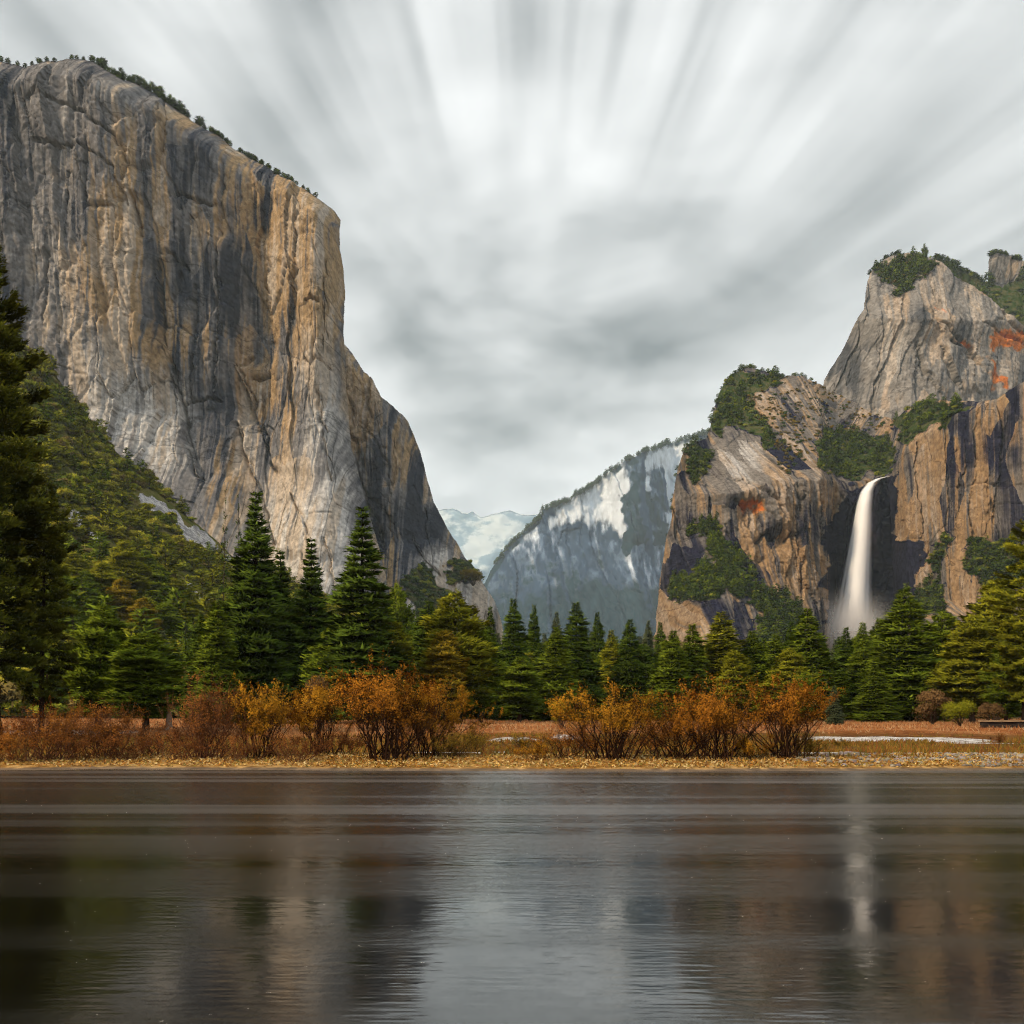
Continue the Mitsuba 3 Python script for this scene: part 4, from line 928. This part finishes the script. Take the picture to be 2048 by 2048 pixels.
# ------------------------------------------------------------------ willows on the bank
def willow(px, base, top, hw, label, leaf=((.30, .13, .012), (.52, .27, .025)), dens=1.0, bark='willow_bark', nst=34, seed=0, Y=None, leafmin=.42, spread=1.0, name='willow_bush', grp=None):
    rng = np.random.default_rng(1000 + seed)
    if Y is None:   # the bank height is nearly level, so the foot's row gives its distance
        Y = 44.0
        for _ in range(12):
            Y = (HC - float(ground_z(np.array([(px - 1024) / F * Y]), np.array([Y]))[0])) / (base - HOR) * F
            Y = min(max(Y, 40.5), 70)
    x = (px - 1024) / F * Y
    z0 = float(ground_z(np.array([x]), np.array([Y]))[0])
    H, R = .88 * (HC + (HOR - top) / F * Y - z0), 1.22 * hw / F * Y
    az = rng.uniform(0, 2 * np.pi, nst)
    tilt = rng.uniform(0, 1, nst) ** .75
    hs = H * (1.05 - .40 * tilt**2.0 * spread) * rng.uniform(.72, 1.0, nst)
    u = np.linspace(0, 1, 9)
    rad = (tilt * R)[:, None] * (.10 + .9 * u[None] ** np.where(tilt > .6, .95, 1.35)[:, None])
    zz = hs[:, None] * u[None] ** rng.uniform(.8, 1.0, nst)[:, None]
    b0 = rng.normal(0, .16 * R, (nst, 2))
    wx = (fb(u[None] * 3.0, np.arange(nst)[:, None] * 7.7, 0, 3, seed) - .5) * .22 * R
    S = np.stack([b0[:, :1] + np.cos(az)[:, None] * rad + wx, b0[:, 1:] + np.sin(az)[:, None] * rad * .8 + wx * .5, zz - .08], -1)
    rs = (rng.uniform(.022, .056, nst) * H / 4)[:, None] * (1 - .82 * u[None])
    parts = [tubes(S, rs, 5)]

    def shoots(S, n, f0, length, r0, dev):
        N, K = S.shape[:2]
        i = rng.integers(0, N, n)
        f = rng.uniform(f0, .97, n) * (K - 1)
        k = np.minimum(f.astype(int), K - 2)
        p = S[i, k] + (S[i, k + 1] - S[i, k]) * (f - k)[:, None]
        d = S[i, k + 1] - S[i, k]; d /= np.linalg.norm(d, axis=1, keepdims=True) + 1e-9
        d = d + rng.normal(0, dev, (n, 3)) + np.array([0, 0, .30]); d /= np.linalg.norm(d, axis=1, keepdims=True)
        ln = length * rng.uniform(.5, 1.2, n)
        w = np.linspace(0, 1, 5)
        Q = p[:, None] + d[:, None] * (ln[:, None] * w)[..., None] + rng.normal(0, .030, (n, 5, 3)) * ln[:, None, None] * w[None, :, None] * 2
        Q[..., 2] += .10 * ln[:, None] * w[None] ** 2
        parts.append(tubes(Q, (r0 * rng.uniform(.7, 1.3, n))[:, None] * (1 - .75 * w[None]), 3))
        return Q

    A = shoots(S, nst * 9, .22, .30 * H, .0085 * H / 4, .48)
    B = shoots(A, nst * 30, .2, .17 * H, .0050 * H / 4, .5)
    key = numbered(name)
    bv, bf = join(parts)
    off = np.array([x, Y, z0])
    scene[key + '__branches'] = plyn(bv + off, bf, bark)
    n = int(15000 * dens)
    if n:
        tw = np.concatenate([A.reshape(-1, 3), B.reshape(-1, 3), B[:, 2:].reshape(-1, 3), B[:, 2:].reshape(-1, 3)])
        hrel = tw[:, 2] / H
        clump = fb(tw[:, 0] / (.32 * R) + 9, tw[:, 1] / (.5 * R), tw[:, 2] / (.3 * R), 2, seed)
        w = sstep(leafmin - .16, leafmin + .22, hrel + (clump - .5) * .45) * (.10 + sstep(.36, .60, clump))
        c = tw[rng.choice(len(tw), n, p=w / w.sum())] + rng.normal(0, .05, (n, 3)) * H / 4
        d = rng.normal(0, 1, (n, 3)) + [0, 0, .3]
        outw = c / [R, R, H] - [0, 0, .55]; outw /= np.linalg.norm(outw, axis=1, keepdims=True) + 1e-9
        sz = .076 * (H / 4) ** .6 * rng.uniform(.6, 1.4, n)
        nd = outw + [0, 0, .35]
        v, f = tri_leaves(c, d, nd, sz, sz * .62, rng)
        t = np.clip(rng.uniform(0, 1, n) * .6 + .5 * (c[:, 2] / H - .3) + (fb(c[:, 0] * 2, c[:, 1] * 2, c[:, 2] * 2, 2, seed) - .5) * 1.2, 0, 1)[:, None]
        C = (np.asarray(leaf[0]) * (1 - t) + np.asarray(leaf[1]) * t) * rng.uniform(.65, 1.25, (n, 1))
        nn = nd + rng.normal(0, .35, (n, 3)); nn /= np.linalg.norm(nn, axis=1, keepdims=True)
        scene[key + '__leaves'] = plyn(v + off, f, 'leaf', np.repeat(C, 3, 0), np.repeat(nn, 3, 0))
    lab(key, label, 'bush', grp)


GOLD, ORNG, RUST, REDB, OLV = ((.21, .090, .011), (.50, .245, .020)), ((.185, .068, .011), (.43, .175, .018)), ((.17, .065, .014), (.37, .140, .022)), ((.13, .050, .016), (.28, .105, .026)), ((.14, .085, .012), (.30, .19, .030))
willow(96, 1521, 1398, 92, 'rust-red bush at the left end of the bank', RUST, .8, 'red_twig', 44, 1, leafmin=.3)
willow(-30, 1522, 1432, 80, 'low rusty bush cut off by the left edge', RUST, 1.0, 'red_twig', 34, 2, leafmin=.1)
willow(218, 1518, 1398, 66, 'twiggy red-brown bush right of the leftmost full bush', RUST, .55, 'red_twig', 44, 3, leafmin=.3)
willow(296, 1521, 1440, 60, 'low bare reddish bush below the grey stump', REDB, .4, 'red_twig', 40, 4, leafmin=.05)
willow(412, 1516, 1366, 74, 'tall bare reddish bush left of the golden willows', REDB, .6, 'red_twig', 50, 5, leafmin=.2)
willow(358, 1524, 1452, 62, 'low dark-red thicket in front of the tall bare bush', REDB, .45, 'red_twig', 40, 6, leafmin=.0)
willow(524, 1517, 1366, 74, 'golden willow with a mounded top, left of two', GOLD, 1.0, 'willow_bark', 30, 7)
willow(640, 1516, 1358, 78, 'golden willow with feathery crown, right of two', GOLD, 1.0, 'willow_bark', 30, 8)
willow(590, 1524, 1455, 70, 'low red thicket at the feet of the golden willows', REDB, .4, 'red_twig', 40, 9, leafmin=.0)
willow(770, 1520, 1330, 96, 'tallest willow with many dark stems and orange top', ORNG, 1.0, 'willow_bark', 50, 10, leafmin=.55)
willow(862, 1514, 1366, 86, 'rounded golden willow leaning right of the tallest willow', GOLD, 1.35, 'willow_bark', 34, 11, leafmin=.46)
willow(470, 1524, 1462, 60, 'low twiggy red bush before the left golden willow', REDB, .4, 'red_twig', 40, 12, leafmin=.0)
willow(945, 1504, 1452, 52, 'low olive-brown bush at the open gap in the willows', OLV, .6, 'willow_bark', 28, 13, leafmin=.1)
willow(1052, 1508, 1458, 46, 'sprawling brown bush right of the open gap', OLV, .45, 'willow_bark', 28, 14, leafmin=.1)
willow(1130, 1518, 1442, 70, 'bare twiggy bush at the left foot of the golden-topped willow', RUST, .4, 'willow_bark', 36, 15, leafmin=.1)
willow(1226, 1521, 1362, 96, 'golden-topped willow right of the open gap', GOLD, 1.15, 'willow_bark', 44, 16, leafmin=.52)
willow(1352, 1520, 1404, 90, 'bare-branched orange bush between the two big willows', ORNG, .6, 'willow_bark', 42, 17, leafmin=.5)
willow(1440, 1522, 1364, 96, 'big orange willow with fan of black stems', ORNG, 1.1, 'willow_bark', 50, 18, leafmin=.55)
willow(1572, 1516, 1354, 92, 'rightmost orange willow with long curving stems', ORNG, 1.1, 'willow_bark', 44, 19, leafmin=.55)
willow(1500, 1522, 1462, 46, 'low golden undergrowth between the two right willows', GOLD, .6, 'willow_bark', 24, 20, leafmin=.0)
willow(1690, 1496, 1476, 46, 'low golden-green shrub patch right of the last willow', OLV, .7, 'willow_bark', 30, 21, leafmin=.0)
willow(1850, 1492, 1478, 34, 'low olive shrub patch in front of the white sandbar', OLV, .6, 'willow_bark', 26, 22, leafmin=.0)
willow(1996, 1494, 1462, 16, 'thin bare bush before the low dark wall', REDB, .2, 'red_twig', 14, 23)

for n, (px, base, top, hw, c, where) in enumerate(((30, 1524, 1455, 60, RUST, 'at the foot of the leftmost full bush'), (150, 1525, 1452, 60, REDB, 'between the two leftmost bushes'), (245, 1525, 1460, 50, REDB, 'left below the grey stump'), (690, 1509, 1452, 56, REDB, 'behind the golden and the tallest willow'),
                                           (815, 1507, 1450, 60, RUST, 'under the right arm of the tallest willow'), (905, 1516, 1462, 46, OLV, 'at the left edge of the open gap'), (1180, 1508, 1452, 56, RUST, 'left under the golden-topped willow'), (1290, 1507, 1450, 60, RUST, 'right under the golden-topped willow'),
                                           (1390, 1506, 1452, 50, ORNG, 'behind the fan of black stems'), (1610, 1515, 1464, 46, OLV, 'right under the rightmost willow'), (1075, 1522, 1478, 50, GOLD, 'near the water right of the open gap'))):
    willow(px, base, top, hw, 'low ' + {id(RUST): 'rust-brown', id(REDB): 'dark red', id(OLV): 'olive-brown', id(ORNG): 'orange-brown', id(GOLD): 'golden'}[id(c)] + ' thicket ' + where, c, .5, 'red_twig' if px < 880 else 'willow_bark', 37, 30 + n, leafmin=.0, name='thicket', grp='low thickets along the bank')

# ------------------------------------------------------------------ leaf litter, grass, gravel
rng = np.random.default_rng(9)


def flat_bits(n, xr, yr, keep, size, cols, tilt, up):
    x, y = rng.uniform(*xr, n), rng.uniform(*yr, n)
    k = keep(x, y) > rng.uniform(size=n)
    x, y = x[k], y[k]; m = len(x)
    c = np.stack([x, y, ground_z(x, y) + up * rng.uniform(.2, 1.4, m)], 1)
    d = np.stack([rng.normal(0, 1, m), rng.normal(0, 1, m), rng.normal(0, tilt, m)], 1)
    v, f = tri_leaves(c, d, np.tile([0, -.25, 1.0], (m, 1)), size * rng.uniform(.6, 1.5, m), size * .75 * np.ones(m), rng)
    C = np.asarray(cols)[rng.integers(len(cols), size=m)] * rng.uniform(.6, 1.3, (m, 1))
    return v, f, np.repeat(C, 3, 0)


def bank(x, y):
    s = y - shore(x)
    return sstep(.5, 1.2, s) * (1 - sstep(5.5, 9, s)) * (.35 + .9 * fb(x / 2.2, y / 1.2, 0, 3, 2))


lv, lf, lc = flat_bits(60000, (-27, 27), (38, 49), bank, .115, [(.42, .23, .05), (.50, .33, .11), (.34, .15, .03), (.25, .12, .04), (.55, .42, .20), (.22, .17, .04)], .7, .05)
scene['leaf_litter'] = plyn(lv, lf, 'leaf', lc)
lab('leaf_litter', 'golden fallen leaves strewn along the river bank', 'leaves', kind='stuff')


def blades(n, xr, yr, keep, h, cols):
    x, y = rng.uniform(*xr, n), np.sqrt(rng.uniform(yr[0] ** 2, yr[1] ** 2, n))
    x = x * y / yr[1]
    k = keep(x, y) > rng.uniform(size=n)
    x, y = x[k], y[k]; m = len(x)
    c = np.stack([x, y, ground_z(x, y) - .02], 1)
    d = np.stack([rng.normal(0, .45, m), rng.normal(0, .35, m), np.ones(m)], 1)
    hh = h * rng.uniform(.5, 1.4, m)
    v, f = tri_leaves(c, d, np.tile([0, -1.0, .5], (m, 1)), hh, hh * .16 + .03, rng)
    C = np.asarray(cols)[rng.integers(len(cols), size=m)] * rng.uniform(.6, 1.3, (m, 1))
    nn = np.tile([0, -.35, .94], (m, 1))
    return v, f, np.repeat(C, 3, 0), np.repeat(nn, 3, 0)


def hollow(x, y):
    s = np.interp(x, [0, 1], [0, 1]) * 0
    g = fb(x / 3.5, y / 2.6, 0, 3, 21)
    sd = np.zeros(len(x))
    for a, b, rx, ry, k in ((29.5, 75.5, 8.5, 4.2, 1), (33, 69, 4, 2, .75), (.2, 74, 2.6, 4.5, .9), (4.2, 77, 1.6, 4, .7), (-3.6, 52, 2, 1.7, .95), (-.7, 51.5, 1.6, 1.8, .95), (15.6, 50, 2.6, 1.5, .9), (21, 46.5, 6, 2.2, .8), (26, 43.5, 8, 2.6, .7)):
        sd = np.maximum(sd, k * np.exp(-(((x - a) / rx) ** 2 + ((y - b) / ry) ** 2) ** 1.5))
    return np.clip(sstep(.36, .6, g), 0, 1) * (1 - sstep(.2, .4, sd))


gv, gf, gc, gn = blades(46000, (-48, 48), (43, 80), hollow, .32, [(.13, .065, .012), (.20, .11, .02), (.11, .085, .018), (.18, .065, .02)])
scene['bank_grass'] = plyn(gv, gf, 'leaf', gc, gn)
lab('bank_grass', 'low golden-brown grass and weeds in the hollow behind the bank', 'grass', kind='stuff')
gv, gf, gc, gn = blades(60000, (-130, 130), (82, 225), lambda x, y: .3 + fb(x / 9, y / 5, 0, 3, 31), .34, [(.28, .105, .035), (.34, .155, .06), (.23, .08, .03), (.36, .22, .11)])
scene['meadow_grass'] = plyn(gv, gf, 'leaf', gc, gn)
lab('meadow_grass', 'dry orange grass over the meadow', 'grass', kind='stuff')


def gravel(n, zone, size, key, label):
    x, y = rng.uniform(*zone[0], n), rng.uniform(*zone[1], n)
    k = (fb(x / 1.6, y / 1.0, 0, 3, 41) > .42) & (y - shore(x) > .2)
    x, y = x[k], y[k]
    base = trimesh.creation.icosphere(1)
    V, Fc, C = [], [], []
    z = ground_z(x, y)
    for i in range(len(x)):
        s = size * rng.uniform(.5, 1.8) * np.array([1, rng.uniform(.7, 1.1), rng.uniform(.5, .8)])
        V.append(base.vertices * (1 + rng.normal(0, .10, (len(base.vertices), 1))) * s + [x[i], y[i], z[i] + s[2] * .3]); Fc.append(base.faces + i * len(base.vertices))
        C.append(np.tile(rng.uniform(.12, .36) * np.array([1, rng.uniform(.80, .97), rng.uniform(.6, .92)]), (len(base.vertices), 1)))
    scene[key] = plyn(np.vstack(V), np.vstack(Fc), 'leaf', np.vstack(C))
    lab(key, label, 'gravel', kind='stuff')


gravel(1700, ((12, 25), (39.2, 48.5)), .075, 'gravel', 'pale river cobbles on the right end of the bank')

x, y = rng.uniform(-14, 14, 900), rng.uniform(4.5, 26, 900)
k = (np.abs(x) < .56 * y) & (fb(x / 5, y / 7, 3, 3, 51) > .47)
x, y = x[k], y[k]; m = len(x)
v, f = tri_leaves(np.stack([x, y, np.full(m, .006)], 1), np.stack([np.where(rng.uniform(size=m) < .5, 1., -1.), rng.normal(0, .25, m), 0 * x], 1), np.tile([0, 0, 1.0], (m, 1)) , .016 + .030 * rng.uniform(0, 1, m) ** 2, .010 * np.ones(m), rng)
v[:, 2] = .006
scene['foam'] = plyn(v, f, 'leaf', np.repeat(rng.uniform(.35, .8, (m, 1)) * [1, .97, .92], 3, 0), np.tile([0, 0, 1.0], (3 * m, 1)))
lab('foam', 'tiny pale flecks of foam drifting on the dark water', 'foam', kind='stuff')

# ------------------------------------------------------------------ stump and wall
st = np.array([337, 1457, 1424.])
Ys = 88.0; xs_ = (st[0] - 1024) / F * Ys; zs = float(ground_z(np.array([xs_]), np.array([Ys]))[0])
hS = HC + (HOR - st[2]) / F * Ys - zs
ang = np.linspace(0, 2 * np.pi, 15)[:-1]
V, Fc = [], []
for j, (h, r) in enumerate(((-.1, .46), (.06, .36), (.3, .27), (.8, .24), (1.0, .22), (1.03, .12), (1.0, .0))):
    rr = r * (1 + .18 * np.sin(ang * 3 + j * .2) + .10 * np.sin(ang * 7))
    V.append(np.stack([xs_ + np.cos(ang) * rr, Ys + np.sin(ang) * rr, zs + h * hS + (.10 * np.sin(ang * 2 + 1) if .7 < h < 1.02 else 0) + 0 * ang], 1))
V = np.vstack(V); i = np.arange(len(V)).reshape(-1, 14)
q = np.stack([i[:-1], np.roll(i[:-1], -1, 1), np.roll(i[1:], -1, 1), i[1:]], -1).reshape(-1, 4)
diffuse('dead_wood', proc(lambda p, n, uv: mix((.16, .10, .065), (.34, .25, .18), fbm(p.x * 14, p.y * 14, p.z * 2, 3))))
scene['tree_stump'] = mikit.ply((V, q), 'dead_wood', smooth=True)
lab('tree_stump', 'broken grey-brown stump standing in the meadow at left', 'stump')

diffuse('dark_stone', proc(lambda p, n, uv: mix((.022, .018, .016), (.060, .048, .040), fbm(p.x * 2.2, p.y * 2.2, p.z * 4, 4))))
diffuse('cap_stone', proc(lambda p, n, uv: mix((.20, .13, .075), (.36, .26, .16), fbm(p.x * 1.6, p.y * 2, p.z * 4, 4))))
Yw = 96.0
x0w, x1w = (1966 - 1024) / F * Yw, (2200 - 1024) / F * Yw
zt, zb = HC + (HOR - 1444) / F * Yw, .25


def block(key, lo, hi, bsdf, rr=.03):
    b = trimesh.creation.box(bounds=[lo, hi])
    b = b.subdivide()
    c = np.asarray(b.vertices); mid = (np.array(lo) + hi) / 2
    c = c + rng.normal(0, rr * .5, c.shape)
    scene[key] = mikit.ply((c, b.faces), bsdf, smooth=False)


n = 0
for r in range(3):
    h0, h1 = zb + (zt - zb) * r / 3 + .012, zb + (zt - zb) * (r + 1) / 3 - .012
    x = x0w - .3 * (r % 2)
    x = max(x, x0w)
    first = True
    while x < x1w:
        ln = rng.uniform(1.1, 1.9)
        block('stone_wall__stone' + (f'_{n:03d}' if n else ''), [x + .012, Yw + rng.uniform(-.05, .03), h0], [min(x + ln, x1w) - .012, Yw + .7, h1], 'dark_stone')
        x += ln; n += 1
n = 0; x = x0w - .12
while x < x1w:
    block('stone_wall__capstone' + (f'_{n:03d}' if n else ''), [x + .01, Yw - .14, zt + .003], [x + 1.9, Yw + .85, zt + .17], 'cap_stone', .02)
    x += 1.92; n += 1
lab('stone_wall', 'low dark wall with tan coping at the right edge of the meadow', 'wall')
# ------------------------------------------------------------------ air
scene['haze'] = {'type': 'cube', 'to_world': T().translate([0, 10900, 2299]).scale([12500, 11300, 2302]), 'bsdf': {'type': 'null'}, 'interior': ref('haze_air')}
lab('haze', 'thin blue valley haze', 'haze', kind='stuff')
